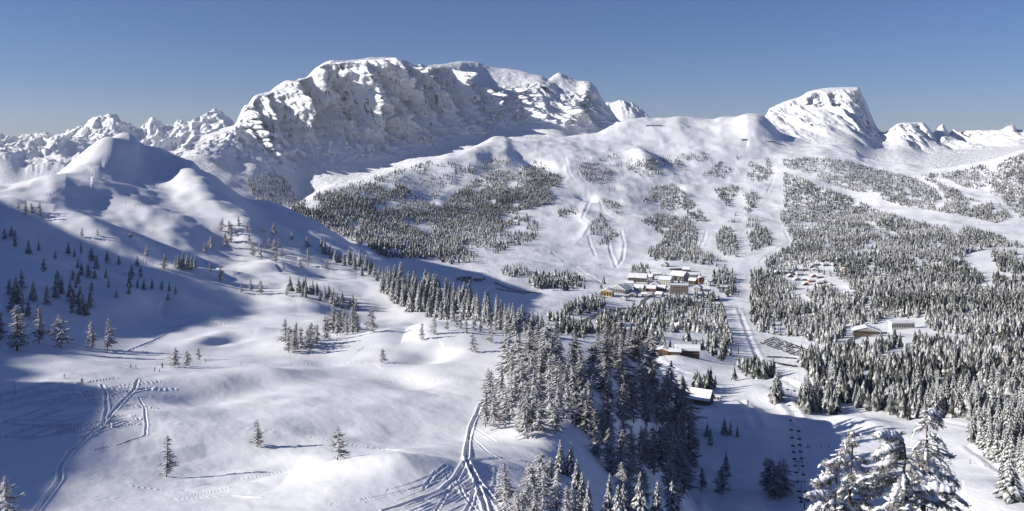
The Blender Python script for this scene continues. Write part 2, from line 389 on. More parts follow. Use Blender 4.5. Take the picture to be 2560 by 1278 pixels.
# ski tracks and foot tracks (photo pixels)
def wiggle(pts, amp=3.0, n=5, seed=0):
    r = np.random.default_rng(seed); out = []
    for (a, b) in zip(pts[:-1], pts[1:]):
        for i in range(n):
            t = i / n; out.append((a[0] + (b[0] - a[0]) * t + r.normal(0, amp * 0.5), a[1] + (b[1] - a[1]) * t + r.normal(0, amp * 0.3)))
    return out + [pts[-1]]
TR = [
 ([(92,1278),(120,1240),(150,1200),(150,1170),(175,1130),(225,1085),(258,1060),(268,1020),(265,985),(255,962)], 0.55, 0.55),
 ([(258,1060),(300,1010),(335,975),(345,948)], 0.5, 0.5), ([(345,948),(420,930),(470,912),(520,905)], 0.3, 0.4),
 ([(345,995),(362,1020),(367,1060),(362,1090),(300,1112),(240,1125)], 0.35, 0.4),
 ([(0,1118),(100,1085),(200,1050)], 0.25, 0.35), ([(0,1040),(180,1045),(370,1058),(480,1062),(620,1072),(760,1090),(900,1115),(1060,1135),(1165,1142)], 0.28, 0.4),
 ([(0,1065),(160,1052),(370,1062)], 0.25, 0.4), ([(140,1238),(330,1248),(420,1250),(560,1240),(650,1245)], 0.3, 0.4),
 ([(440,1230),(520,1210),(640,1190),(720,1178)], 0.22, 0.3), ([(330,1215),(430,1228),(520,1225)], 0.2, 0.3),
 ([(435,1140),(520,1165),(620,1180),(720,1178)], 0.2, 0.35), ([(60,1210),(120,1190),(160,1175),(240,1190),(330,1200)], 0.25, 0.35),
 ([(1165,1150),(1170,1100),(1185,1050),(1205,1010),(1240,975),(1255,935),(1275,915)], 0.7, 0.6),
 ([(1165,1150),(1180,1180),(1200,1230),(1215,1278)], 0.6, 0.5), ([(1165,1150),(1190,1195),(1240,1260),(1255,1278)], 0.6, 0.5),
 ([(1165,1155),(1140,1195),(1100,1230),(1030,1255),(960,1278)], 0.5, 0.5), ([(1165,1150),(1250,1145),(1340,1160),(1400,1190),(1440,1240),(1470,1278)], 0.6, 0.6),
 ([(1180,1095),(1220,1130),(1250,1150)], 0.3, 0.35), ([(1185,1070),(1240,1105)], 0.3, 0.35),
 ([(1060,1220),(1090,1180)], 0.25, 0.35), ([(480,900),(560,920),(700,912),(850,908),(960,908)], 0.2, 0.4), ([(600,925),(640,905),(760,885),(900,868),(960,858)], 0.2, 0.4),
 ([(320,880),(390,850),(450,815),(520,795)], 0.8, 1.0), ([(950,955),(1100,950),(1200,938)], 0.2, 0.35)]
for k in range(9):                                        # groomed strip from the left edge round to the upper field
    TR.append(([(-20, 930 + k * 4.2), (160, 925 + k * 3.6), (300, 900 + k * 3.0), (400, 858 + k * 3.0), (500, 815 + k * 2.6), (620, 788 + k * 2.0), (760, 770 + k * 1.6)], .10, .5))
rt = np.random.default_rng(5)
for i in range(46):                                       # criss-cross of old tracks on the shaded field
    u0 = rt.uniform(-60, 220); v0 = rt.uniform(985, 1105); L = rt.uniform(90, 260); sl = rt.normal(-0.16, 0.09)
    TR.append(([(u0, v0), (u0 + L * .35, v0 + sl * L * .4), (u0 + L * .7, v0 + sl * L * .8 + rt.normal(0, 4)), (u0 + L, v0 + sl * L)], rt.uniform(.4, .9), rt.uniform(.4, .7)))
for i in range(30):                                       # fan of tracks at the bottom
    u1 = rt.uniform(1100, 1270); v1 = rt.uniform(1160, 1215); dx = rt.uniform(-330, -60) if i % 3 else rt.uniform(-40, 90); dv = rt.uniform(50, 120)
    TR.append(([(u1, v1), (u1 + dx * .2, v1 + dv * .35), (u1 + dx * .55, v1 + dv * .7), (u1 + dx, v1 + dv)], rt.uniform(.10, .30), rt.uniform(.22, .4)))
A.upd()
def smooth_line(p, n=7):
    p = np.array([(2 * p[0][0] - p[1][0], 2 * p[0][1] - p[1][1])] + list(p) + [(2 * p[-1][0] - p[-2][0], 2 * p[-1][1] - p[-2][1])], float); out = []
    for i in range(1, len(p) - 2):
        for k in range(n):
            t = k / n; a, b, c, d = p[i - 1:i + 3]
            out.append(.5 * (2 * b + (c - a) * t + (2 * a - 5 * b + 4 * c - d) * t * t + (3 * b - a - 3 * c + d) * t ** 3))
    return [tuple(q) for q in out] + [tuple(p[-2])]
for i, (p, d, w) in enumerate(TR):
    q = smooth_line(wiggle(p, 1.6, 2, i), 6)
    A.groove(q, d * .5, max(.16, w * .55))
    if d >= .5:
        for k in (-1, 1): A.groove([(a + k * 3.2 + 1.5 * math.sin(b / 9 + k), b) for a, b in q], d * .25, .17)
A.upd()

# ------------------------------------------------------------------ ground: valley, village shelf and the skiing slopes on the right
C_CURVES = [
 [(600,1420,330),(1600,1420,330),(1800,1420,350),(2000,1420,330),(2200,1420,310),(2400,1420,300),(2560,1420,290),(2900,1420,280)],
 [(600,1250,440),(1700,1250,440),(1800,1250,440),(1900,1250,430),(2000,1250,440),(2100,1245,432),(2250,1240,420),(2400,1240,405),(2560,1240,392),(2900,1240,380)],
 [(600,1120,540),(1700,1120,540),(1800,1120,545),(1900,1120,548),(2000,1120,560),(2100,1118,545),(2250,1118,530),(2400,1120,510),(2560,1120,495),(2900,1120,480)],
 [(600,1040,620),(1700,1040,615),(1800,1042,625),(1900,1040,648),(2000,1042,660),(2100,1044,645),(2250,1044,628),(2400,1040,612),(2560,1040,598),(2900,1040,585)],
 [(600,985,720),(1650,985,715),(1720,985,705),(1800,985,722),(1900,972,742),(2000,975,762),(2100,985,745),(2250,990,725),(2400,985,715),(2560,980,705),(2900,980,690)],
 [(600,935,850),(1600,935,850),(1700,935,835),(1800,932,855),(1900,930,885),(1990,928,905),(2100,935,865),(2250,932,850),(2400,930,840),(2560,925,830),(2900,925,815)],
 [(600,880,1000),(1400,882,1000),(1600,887,1005),(1750,888,1055),(1850,892,1150),(1950,892,1180),(2050,888,1120),(2200,882,1075),(2400,876,1050),(2560,872,1035),(2900,870,1010)],
 [(600,825,1150),(1200,825,1200),(1400,826,1260),(1600,830,1310),(1800,826,1410),(1950,826,1450),(2100,828,1410),(2250,823,1360),(2560,815,1290),(2900,812,1260)],
 [(600,770,1350),(1200,765,1450),(1400,765,1560),(1600,762,1700),(1800,760,1730),(2000,760,1730),(2250,750,1660),(2560,740,1600),(2900,736,1560)],
 [(600,700,1450),(900,702,1550),(1100,707,1750),(1250,707,1850),(1400,710,1910),(1600,705,2000),(1800,697,2030),(2000,700,2010),(2250,682,1960),(2560,665,1890),(2900,660,1840)],
 [(600,650,1600),(900,652,1720),(1100,650,2000),(1300,642,2150),(1500,640,2250),(1700,632,2300),(1900,630,2310),(2100,620,2310),(2300,602,2290),(2560,590,2230),(2900,580,2180)],
 [(600,590,1750),(700,578,1850),(900,570,2060),(1100,570,2350),(1300,560,2500),(1500,555,2600),(1700,550,2700),(1900,545,2740),(2100,540,2730),(2300,527,2690),(2560,520,2600),(2900,510,2530)],
 [(600,560,2000),(700,532,2080),(800,502,2250),(900,482,2480),(1100,472,2780),(1300,466,2950),(1500,470,3020),(1700,470,3120),(1900,465,3180),(2100,460,3160),(2300,468,3060),(2560,455,2920),(2900,450,2850)],
 [(600,550,2200),(700,528,2260),(740,511,2330),(800,479,2480),(860,464,2640),(950,437,2890),(1050,408,3140),(1150,388,3300),(1206,372,3400),(1260,372,3450),(1300,392,3380),(1400,390,3450),(1500,390,3500),(1700,385,3650),(1900,376,3720),(2000,378,3700),(2100,390,3600),(2200,430,3400),(2340,446,3280),(2440,440,3220),(2560,414,3180),(2900,400,3150)],
 [(600,580,2400),(700,550,2480),(800,505,2680),(950,458,3080),(1050,424,3350),(1120,402,3480),(1175,378,3600),(1206,360,3680),(1239,345,3730),(1259,347,3750),(1283,355,3760),(1340,352,3850),(1400,346,3950),(1445,341,4050),(1488,332,4150),(1515,319,4220),(1549,307,4300),(1569,302,4330),(1623,296,4400),(1663,296,4420),(1697,291,4430),(1727,294,4430),(1781,296,4440),(1805,292,4450),(1838,292,4440),(1865,288,4430),(1889,290,4400),(1906,297,4360),(1925,310,4300),(1956,338,4200),(2003,352,4100),(2036,356,4020),(2100,364,3920),(2137,376,3820),(2161,394,3720),(2205,405,3650),(2272,413,3550),(2332,422,3480),(2390,422,3440),(2457,414,3400),(2491,405,3390),(2524,394,3380),(2560,382,3370),(2900,340,3350)],
 [(600,700,3300),(1200,560,4800),(1600,500,6000),(2100,560,5600),(2900,560,4600)],
]
def nearer(c):
    return [(u, v, y * (0.78 if v >= 690 else 0.78 + 0.22 * min(1, (690 - v) / 150)) * (1 - 0.05 * max(0, (u - 1700) / 860))) for u, v, y in c]
C_CURVES = [nearer(c) for c in C_CURVES]
C = Sheet(600, 2900, 820, C_CURVES, [6, 46, 34, 24, 22, 22, 26, 26, 26, 28, 32, 34, 36, 34, 4])
wC = np.clip((C.Y - 700) / 800, 0, 1)
C.Z += wC * 5.0 * fbm(C.X / 170, C.Y / 170, 4, 31) + np.clip((C.Y - 2100) / 700, 0, 1) * (13 * fbm(C.X / 420, C.Y / 420, 4, 41) + 2.6 * np.clip(ridged(C.X / 140, C.Y / 190, 3, 47), 0, 2)) + 0.8 * fbm(C.X / 35, C.Y / 35, 3, 53)
C.upd()
C.ridge([(1790,1010),(1850,1030),(1885,1060),(1890,1090)], 5.0, 14, 14)
C.ridge([(1940,985),(1975,1030),(2010,1062)], 5.0, 12, 12)
C.ridge([(1920,940),(1990,932),(2040,960),(2110,1010)], 9.0, 22, 26)
C.ridge([(2060,1050),(2140,1062),(2220,1085)], 4.0, 12, 10)
C.ridge([(1850,1130),(1870,1200),(1880,1278)], -4.0, 18, 18)
C.ridge([(2330,1278),(2400,1240),(2480,1262),(2540,1300)], 5.0, 16, 16)
C.ridge([(1570,905),(1660,885),(1720,915)], 6.0, 20, 20)
C.ridge([(1865,289),(1875,318),(1872,345)], 20.0, 110, 50)
C.ridge([(1310,395),(1340,405),(1360,425)], -22.0, 45, 45)
C.ridge([(1440,492),(1470,490),(1475,505)], -14.0, 25, 25)
C.ridge([(1590,372),(1610,400),(1620,420)], 26.0, 60, 40)
C.ridge([(1470,500),(1455,545),(1478,560),(1462,590),(1440,605)], 5.0, 40, 16)
C.ridge([(1425,395),(1418,440)], 4.0, 30, 14)
C.ridge([(1560,570),(1562,620),(1545,665)], 2.0, 20, 14)

for ln, d_, w_ in [([(1412,392),(1420,415),(1422,432),(1436,450)], 3.5, 4), ([(1500,500),(1506,525),(1530,545),(1560,560)], 2.5, 4), ([(1553,575),(1562,610),(1556,650),(1542,668)], 3.5, 3), ([(1520,590),(1526,630),(1540,668)], 3.5, 3), ([(1765,577),(1760,600),(1752,615)], 3, 3), ([(1938,418),(1932,455),(1918,482)], 3, 4), ([(1960,575),(1976,606),(1930,632),(1898,655)], 2.5, 3),
 ([(1845,770),(1868,830),(1888,880),(1900,900)], 2.2, 2.5), ([(2050,462),(2110,482),(2200,508),(2290,526)], 3, 4), ([(1240,628),(1330,622),(1380,632),(1450,674),(1500,706)], 2.5, 3), ([(1478,500),(1456,545),(1478,562),(1462,590)], 3.5, 4), ([(1470,585),(1480,620),(1488,640)], 3, 3), ([(1445,410),(1448,440),(1470,460)], 2.5, 4), ([(1600,545),(1630,565),(1665,590)], 2, 3), ([(1590,420),(1620,450),(1635,466)], 3.5, 4),
 ([(1915,938),(1960,950),(2010,975),(2060,1005),(2110,1030)], 2, 2.5), ([(1960,1000),(1990,1040),(2010,1065)], 2.2, 2.5), ([(1850,1003),(1880,1035),(1893,1065)], 2, 2.5), ([(2140,985),(2200,1020),(2330,1050),(2430,1068)], 1.6, 2), ([(2420,1115),(2480,1160),(2560,1205)], 1.4, 1.6), ([(1640,900),(1690,925),(1720,935)], 3, 3)]:
    C.groove(ln, d_ * .3, w_ * .9)
C.upd()

# ------------------------------------------------------------------ mountains
M_CURVES = [
 [(380,760,2400),(800,700,2600),(1200,560,3300),(1700,520,3900)],
 [(380,420,2900),(440,440,2950),(560,480,2900),(640,505,2900),(740,535,2850),(830,505,2950),(950,455,3250),(1100,412,3550),(1200,384,3780),(1300,360,3900),(1400,352,4050),(1500,350,4250),(1600,345,4450),(1700,345,4450)],
 [(380,400,3100),(440,405,3150),(530,392,3350),(620,400,3520),(700,442,3480),(760,470,3480),(830,438,3620),(900,424,3760),(1000,400,3950),(1100,376,4080),(1205,352,4200),(1300,328,4260),(1370,322,4260),(1450,340,4280),(1520,322,4420),(1560,306,4480),(1620,310,4500),(1700,330,4500)],
 [(380,398,3250),(440,392,3350),(530,352,3600),(575,330,3700),(613,318,3780),(700,332,3860),(800,322,3990),(900,302,4110),(1000,290,4230),(1100,282,4360),(1205,282,4420),(1300,262,4440),(1350,252,4450),(1400,258,4480),(1450,268,4480),(1500,284,4520),(1560,310,4600),(1620,330,4620),(1700,340,4620)],
 [(380,396,3350),(437,384,3420),(464,361,3550),(511,339,3800),(555,325,3860),(585,314,3890),(599,290,3910),(613,266,3920),(629,262,3930),(640,242,3950),(676,232,3990),(720,206,4030),(764,198,4080),(801,168,4130),(834,156,4160),(886,154,4230),(933,149,4290),(980,149,4350),(1014,156,4410),(1037,168,4430),(1064,170,4470),(1111,168,4540),(1145,174,4570),(1192,208,4570),(1226,217,4580),(1290,214,4620),(1340,204,4660),(1370,210,4660),(1400,226,4660),(1440,226,4680),(1468,216,4700),(1493,230,4700),(1505,250,4680),(1532,284,4660),(1549,303,4640),(1620,330,4680),(1700,345,4680)],
 [(380,395,3450),(437,381,3480),(464,359,3600),(484,342,3720),(511,337,3850),(538,332,3890),(555,322,3910),(585,312,3930),(599,288,3945),(606,272,3950),(613,263,3955),(620,262,3960),(624,255,3970),(639,238,3990),(663,231,4015),(676,228,4030),(693,214,4045),(720,201,4070),(737,203,4095),(750,196,4110),(764,194,4120),(784,174,4150),(801,162,4170),(814,155,4185),(834,150,4200),(860,152,4240),(886,149,4280),(909,147,4310),(933,144,4340),(957,144,4370),(980,144,4400),(997,149,4420),(1014,151,4450),(1026,157,4470),(1037,164,4480),(1051,160,4500),(1064,166,4520),(1081,163,4560),(1111,161,4660),(1128,158,4760),(1155,155,4900),(1179,155,4980),(1206,162,5040),(1239,171,5060),(1273,174,5060),(1307,179,5050),(1330,187,5030),(1354,191,5010),(1370,199,4980),(1384,189,5000),(1397,182,5020),(1414,189,5010),(1431,197,5000),(1445,202,4990),(1468,204,4970),(1482,211,4900),(1493,222,4820),(1502,241,4780),(1515,261,4740),(1532,281,4720),(1549,301,4700),(1620,328,4740),(1700,345,4740)],
 [(380,600,4600),(800,420,5600),(1200,380,6800),(1700,480,6400)],
]
MS = Sheet(380, 1700, 600, M_CURVES, [3, 26, 72, 84, 26, 4])
# ribs and gullies running down the wall
wall = np.clip((400 - MS.V) / 60, 0, 1)
lat = (MS.X * 0.55 + MS.Y * 0.83)                      # coordinate along the wall
down = -MS.Z
g = ridged(lat / 250 + down / 520 + 0.25 * fbm(lat / 300, down / 260, 2, 77), down / 1300, 4, 61, 0.55)
foot = np.clip((MS.Y - np.interp(MS.U, [380, 700, 830, 1000, 1200, 1370, 1520, 1700], [3150, 3480, 3620, 3950, 4200, 4260, 4420, 4500])[None, :]) / 260, 0, 1)
crest = np.clip((np.interp(MS.U, [380, 613, 834, 1064, 1145, 1226, 1340, 1468, 1549, 1700], [3400, 3920, 4160, 4470, 4570, 4580, 4660, 4700, 4640, 4680])[None, :] + 10 - MS.Y) / 150, 0.0, 1)
MS.Z += foot * 8 * fbm(MS.X / 30, MS.Y / 40, 3, 71) * (0.25 + crest)
MS.Z += (1 - foot) * 10 * fbm(MS.X / 200, MS.Y / 200, 4, 73)
MS.upd()

E_CURVES = [
 [(-300,480,5200),(300,470,5200),(700,460,5200)],
 [(-300,395,6000),(0,398,6000),(60,408,6100),(120,415,6000),(200,420,6100),(300,400,6300),(400,400,6400),(500,390,6500),(700,380,6500)],
 [(-300,370,7000),(0,372,7000),(30,378,6900),(60,368,6950),(110,362,7000),(160,352,7100),(220,350,7150),(300,352,7250),(400,350,7300),(500,345,7300),(700,345,7300)],
 [(-300,350,8300),(0,352,8300),(60,350,8250),(111,347,8100),(150,346,7900),(175,338,7800),(202,326,7700),(219,321,7600),(235,304,7600),(256,296,7600),(279,290,7600),(296,303,7650),(313,313,7700),(330,323,7750),(350,330,7850),(363,320,7900),(380,308,7900),(400,313,7950),(410,325,8000),(431,320,8000),(451,310,8000),(468,313,8050),(488,299,8100),(515,281,8150),(538,272,8200),(555,279,8250),(572,299,8250),(590,315,8200),(620,340,8200),(700,350,8200)],
 [(-300,345,9800),(0,347,9800),(27,349,9800),(60,347,9800),(111,342,9700),(141,347,9600),(175,333,9400),(202,320,9300),(219,318,9300),(240,330,9200),(400,335,9200),(700,350,9200)],
 [(-300,480,12000),(700,480,12000)],
]
ES = Sheet(-160, 680, 330, E_CURVES, [8, 40, 56, 20, 3])
we = np.clip((ES.Y - 5600) / 900, 0, 1)
ES.Z += we * (48 * (ridged(ES.X / 330 + 0.3 * fbm(ES.X / 200, ES.Y / 200, 2, 5), ES.Y / 520, 5, 81) - 0.5) + 12 * fbm(ES.X / 60, ES.Y / 60, 3, 83))
ES.upd()

F_CURVES = [
 [(1750,470,4600),(2200,520,4300),(2800,520,4000)],
 [(1750,350,4900),(1900,350,4900),(2000,362,4700),(2100,372,4550),(2200,418,4400),(2300,428,4300),(2400,428,4250),(2560,415,4200),(2800,410,4150)],
 [(1750,330,5300),(1900,322,5300),(1960,320,5250),(2050,318,5200),(2120,322,5150),(2200,355,5150),(2260,362,4950),(2330,372,4950),(2400,372,5000),(2500,365,4950),(2560,360,4900),(2800,355,4850)],
 [(1750,315,5650),(1900,300,5650),(1935,285,5650),(1990,280,5620),(2050,268,5600),(2110,266,5560),(2150,285,5540),(2185,318,5520),(2211,338,5300),(2260,330,5160),(2300,330,5150),(2340,346,5200),(2400,348,5400),(2500,344,5350),(2560,342,5300),(2800,340,5200)],
 [(1750,310,5800),(1900,300,5800),(1919,284,5800),(1924,273,5800),(1935,268,5810),(1969,254,5820),(1996,246,5830),(2023,233,5830),(2057,225,5830),(2087,222,5830),(2120,221,5820),(2146,222,5800),(2152,232,5800),(2168,263,5790),(2178,290,5780),(2191,316,5770),(2198,326,5760),(2211,331,5750),(2225,322,5400),(2252,308,5320),(2279,306,5300),(2306,307,5300),(2322,320,5300),(2332,333,5320),(2346,320,5690),(2358,313,5680),(2366,326,5680),(2376,337,5670),(2386,330,5660),(2433,332,5620),(2501,328,5580),(2521,318,5560),(2534,316,5550),(2544,327,5550),(2560,327,5540),(2700,310,5500),(2800,315,5480)],
 [(1750,310,6000),(1900,300,6000),(1919,286,6000),(1922,273,6000),(1935,267,6010),(1969,252,6050),(1996,244,6080),(2023,230,6100),(2057,222,6100),(2087,219,6100),(2120,218,6090),(2147,219,6050),(2152,230,6020),(2168,261,6000),(2178,288,5980),(2191,315,5960),(2198,325,5950),(2211,330,5940),(2225,321,5560),(2252,306,5430),(2279,304,5400),(2306,305,5400),(2322,318,5420),(2332,331,5450),(2339,328,5500),(2346,318,5880),(2358,311,5870),(2366,325,5860),(2376,335,5850),(2386,328,5840),(2406,331,5840),(2433,330,5830),(2467,328,5810),(2501,326,5790),(2521,316,5780),(2534,314,5770),(2544,325,5770),(2560,325,5760),(2700,308,5700),(2800,313,5700)],
 [(1750,480,8000),(2800,480,8000)],
]
FS = Sheet(1750, 2800, 400, F_CURVES, [3, 26, 40, 40, 14, 3])
wf = np.clip((FS.Y - 4700) / 500, 0, 1) * np.clip((np.interp(FS.U, [1750, 2200, 2230, 2330, 2380, 2800], [5850, 5800, 5330, 5330, 5700, 5500])[None, :] - FS.Y) / 120, 0.10, 1)
gf = ridged(FS.X / 150 + 0.35 * fbm(FS.X / 130, FS.Z / 120, 2, 91), FS.Y / 900, 4, 93, 0.55)
FS.Z += wf * (30 * (gf - 0.5) + 4 * fbm(FS.X / 45, FS.Y / 60, 3, 97)) * np.interp(FS.U, [1750, 1930, 2200, 2330, 2420, 2800], [0.6, 1, 1, 1, 0.9, 0.9])[None, :]
FS.upd()

P_CURVES = [
 [(1440,420,5900),(1720,420,5900)],
 [(1440,310,6500),(1515,300,6500),(1549,292,6500),(1579,290,6500),(1623,305,6500),(1720,330,6500)],
 [(1440,262,6900),(1515,257,6900),(1530,255,6900),(1549,254,6900),(1579,255,6880),(1590,264,6860),(1596,268,6850),(1604,275,6840),(1613,281,6820),(1623,295,6800),(1660,325,6800),(1720,340,6800)],
 [(1440,420,8000),(1720,420,8000)],
]
PS = Sheet(1440, 1720, 110, P_CURVES, [4, 36, 3])
PS.Z += np.clip((PS.Y - 6300) / 300, 0, 1) * np.clip((6980 - PS.Y) / 250, 0.1, 1) * 26 * (ridged(PS.X / 120, PS.Y / 500, 4, 99) - 0.5)
PS.upd()

structure(A.build('snowfield', M_FIELD))
structure(C.build('valley_slope', M_SLOPE))
RIBS = [([(613,262),(640,330),(690,385)], 150, 40), ([(663,231),(672,270),(690,310)], 110, 26), ([(720,202),(735,240),(760,280)], 110, 28), ([(784,174),(800,205),(820,245)], 130, 30), ([(957,150),(985,190),(1035,245),(1090,295),(1140,345)], 120, 34), ([(1030,160),(1065,215),(1130,285),(1185,345)], 130, 36),
 ([(910,245),(922,275),(945,315)], 110, 22), ([(880,160),(900,210),(930,260)], 70, 26), ([(1145,172),(1160,230),(1185,300),(1205,352)], 150, 36), ([(1222,217),(1218,270),(1228,330)], 140, 34), ([(1300,214),(1290,250),(1270,300)], 90, 30), ([(1468,212),(1440,262),(1400,305)], 120, 32), ([(845,300),(860,340),(885,385)], 70, 28), ([(760,300),(780,350),(800,400)], 70, 28), ([(1000,290),(1030,340),(1060,370)], 60, 26)]
MS.crag(0.55, -0.835, 61, 90, 62, 28, 330, 120, 42, .55, ribs=RIBS, extra=np.clip(1.15 - 0.9 * (MS.Y > np.interp(MS.U, [380, 613, 834, 1064, 1145, 1226, 1340, 1468, 1700], [3480, 3960, 4210, 4520, 4580, 4590, 4670, 4780, 4720])[None, :]), 0, 1))
ES.Z += we * (16 * (ridged(ES.X / 150, ES.Y / 300, 3, 181) - .5) + 7 * (ridged(ES.X / 60, ES.Y / 120, 2, 187) - .5)); ES.upd()
ES.crag(0.35, -0.94, 161, 50, 30, 14, 420, 150, 60, .3, .30, .7)
FS.crag(0.05, -1.0, 261, 70, 48, 22, 260, 90, 34, .15, .5, 1.0)
PS.crag(0.3, -0.95, 361, 60, 40, 20, 200, 80, 30, .2)
structure(MS.build('mountain_massif', M_WALL, False))
structure(ES.build('mountain_range', M_PEAK, False))
structure(FS.build('mountain_block', M_PEAK))
structure(PS.build('mountain_peak', M_PEAK, False))

# the hillside that goes on to the left of the view; its crest throws the long shade across the field
H2 = np.array([-math.cos(SUN_PHI), -math.sin(SUN_PHI)]); P2 = np.array([-math.sin(SUN_PHI), math.cos(SUN_PHI)])
TE = math.tan(SUN_EL)
SH = [(150,1276),(175,1215),(255,1185),(275,1150),(300,1100),(300,1050),(318,1005),(325,975),(60,955),(130,935),(60,915),(230,885),(340,848),(600,800),(655,785),(640,760),(560,722),(470,692),(400,672),(320,640),(200,590),(120,548),(60,525),(10,500)]
ab = []
for (u, v) in SH:
    p = A.at(u, v); ab.append((p[:2] @ P2, p[2] - (p[:2] @ H2) * TE))
ab.sort()
aa = np.array([q[0] for q in ab]); bb = np.array([q[1] for q in ab])
print('shade crest', [(round(float(q[0])), round(float(q[1]))) for q in ab])
s = np.linspace(-40, 1500, 300)
Sa = np.interp(s, aa, bb)
Sa = np.where(s > aa[-1], bb[-1] - (s - aa[-1]) * 0.25, Sa)
co = []; nl = 24
for i, a in enumerate(s):
    y = a
    xe = -0.70 * y - 330                                 # crest line stands outside the view
    pw = a * P2; tw = (xe - pw[0]) / H2[0]; base = pw + tw * H2
    zc = Sa[i] + tw * TE
    zl = A.ground(-0.60 * base[1], base[1])
    for j in range(nl):
        q = j / (nl - 1)
        if q <= 0.7:
            k = q / .7; x = (1 - k) * (-0.60 * base[1] - 4) + k * base[0]; z = zl - 2 + (zc - zl + 2) * k ** 1.5
        else:
            k = (q - 0.7) / .3; x = base[0] - k * 400; z = zc - 90 * k * k - 8 * k
        co.append((x, base[1], z + (0 if j in (0,) else 0)))
co = np.array(co); idx = np.arange(len(s) * nl).reshape(len(s), nl)
q = np.stack([idx[:-1, :-1], idx[1:, :-1], idx[1:, 1:], idx[:-1, 1:]], -1).reshape(-1, 4)
structure(raw_mesh('hill', co, q, M_FIELD, smooth=True))

# ------------------------------------------------------------------ trees
def far_spruce_mesh(r, T=4, n=5):
    """One snow-laden spruce of height 1: jagged tiers of boughs; every face has its share of snow."""
    co, fa, sn = [], [], []
    for k in range(T):
        z0 = 0.10 + 0.80 * k / T; z1 = min(1.0, z0 + 0.38 - 0.02 * k)
        R = (0.21 * (1 - k / T) ** 0.85 + 0.025) * r.uniform(0.9, 1.12); a0 = r.uniform(0, 6)
        base = len(co); co.append((r.normal(0, .008), r.normal(0, .008), z1))
        for j in range(n):
            a = a0 + j * 2 * math.pi / n + r.normal(0, .15); q = R * (1.0 if j % 2 else 0.55) * r.uniform(.8, 1.15)
            co.append((q * math.cos(a), q * math.sin(a), z0 + r.normal(0, .02)))
        for j in range(n):
            fa.append((base, base + 1 + j, base + 1 + (j + 1) % n)); sn.append(float(np.clip(r.normal(0.25, 0.28), 0.0, 1)))
    return np.array(co), np.array(fa), np.array(sn)

def in_poly(poly, u, v):
    p = np.array(poly, float); c = np.zeros(len(u), bool); j = len(p) - 1
    for i in range(len(p)):
        xi, yi, xj, yj = p[i, 0], p[i, 1], p[j, 0], p[j, 1]
        c ^= ((yi > v) != (yj > v)) & (u < (xj - xi) * (v - yi) / (yj - yi + 1e-9) + xi); j = i
    return c

def seg_dist(pts, u, v):
    d = np.full(len(u), 1e9)
    for (a, b) in zip(pts[:-1], pts[1:]):
        dx, dy = b[0] - a[0], b[1] - a[1]; L = dx * dx + dy * dy
        t = np.clip(((u - a[0]) * dx + (v - a[1]) * dy) / L, 0, 1)
        d = np.minimum(d, np.hypot(u - a[0] - t * dx, v - a[1] - t * dy))
    return d

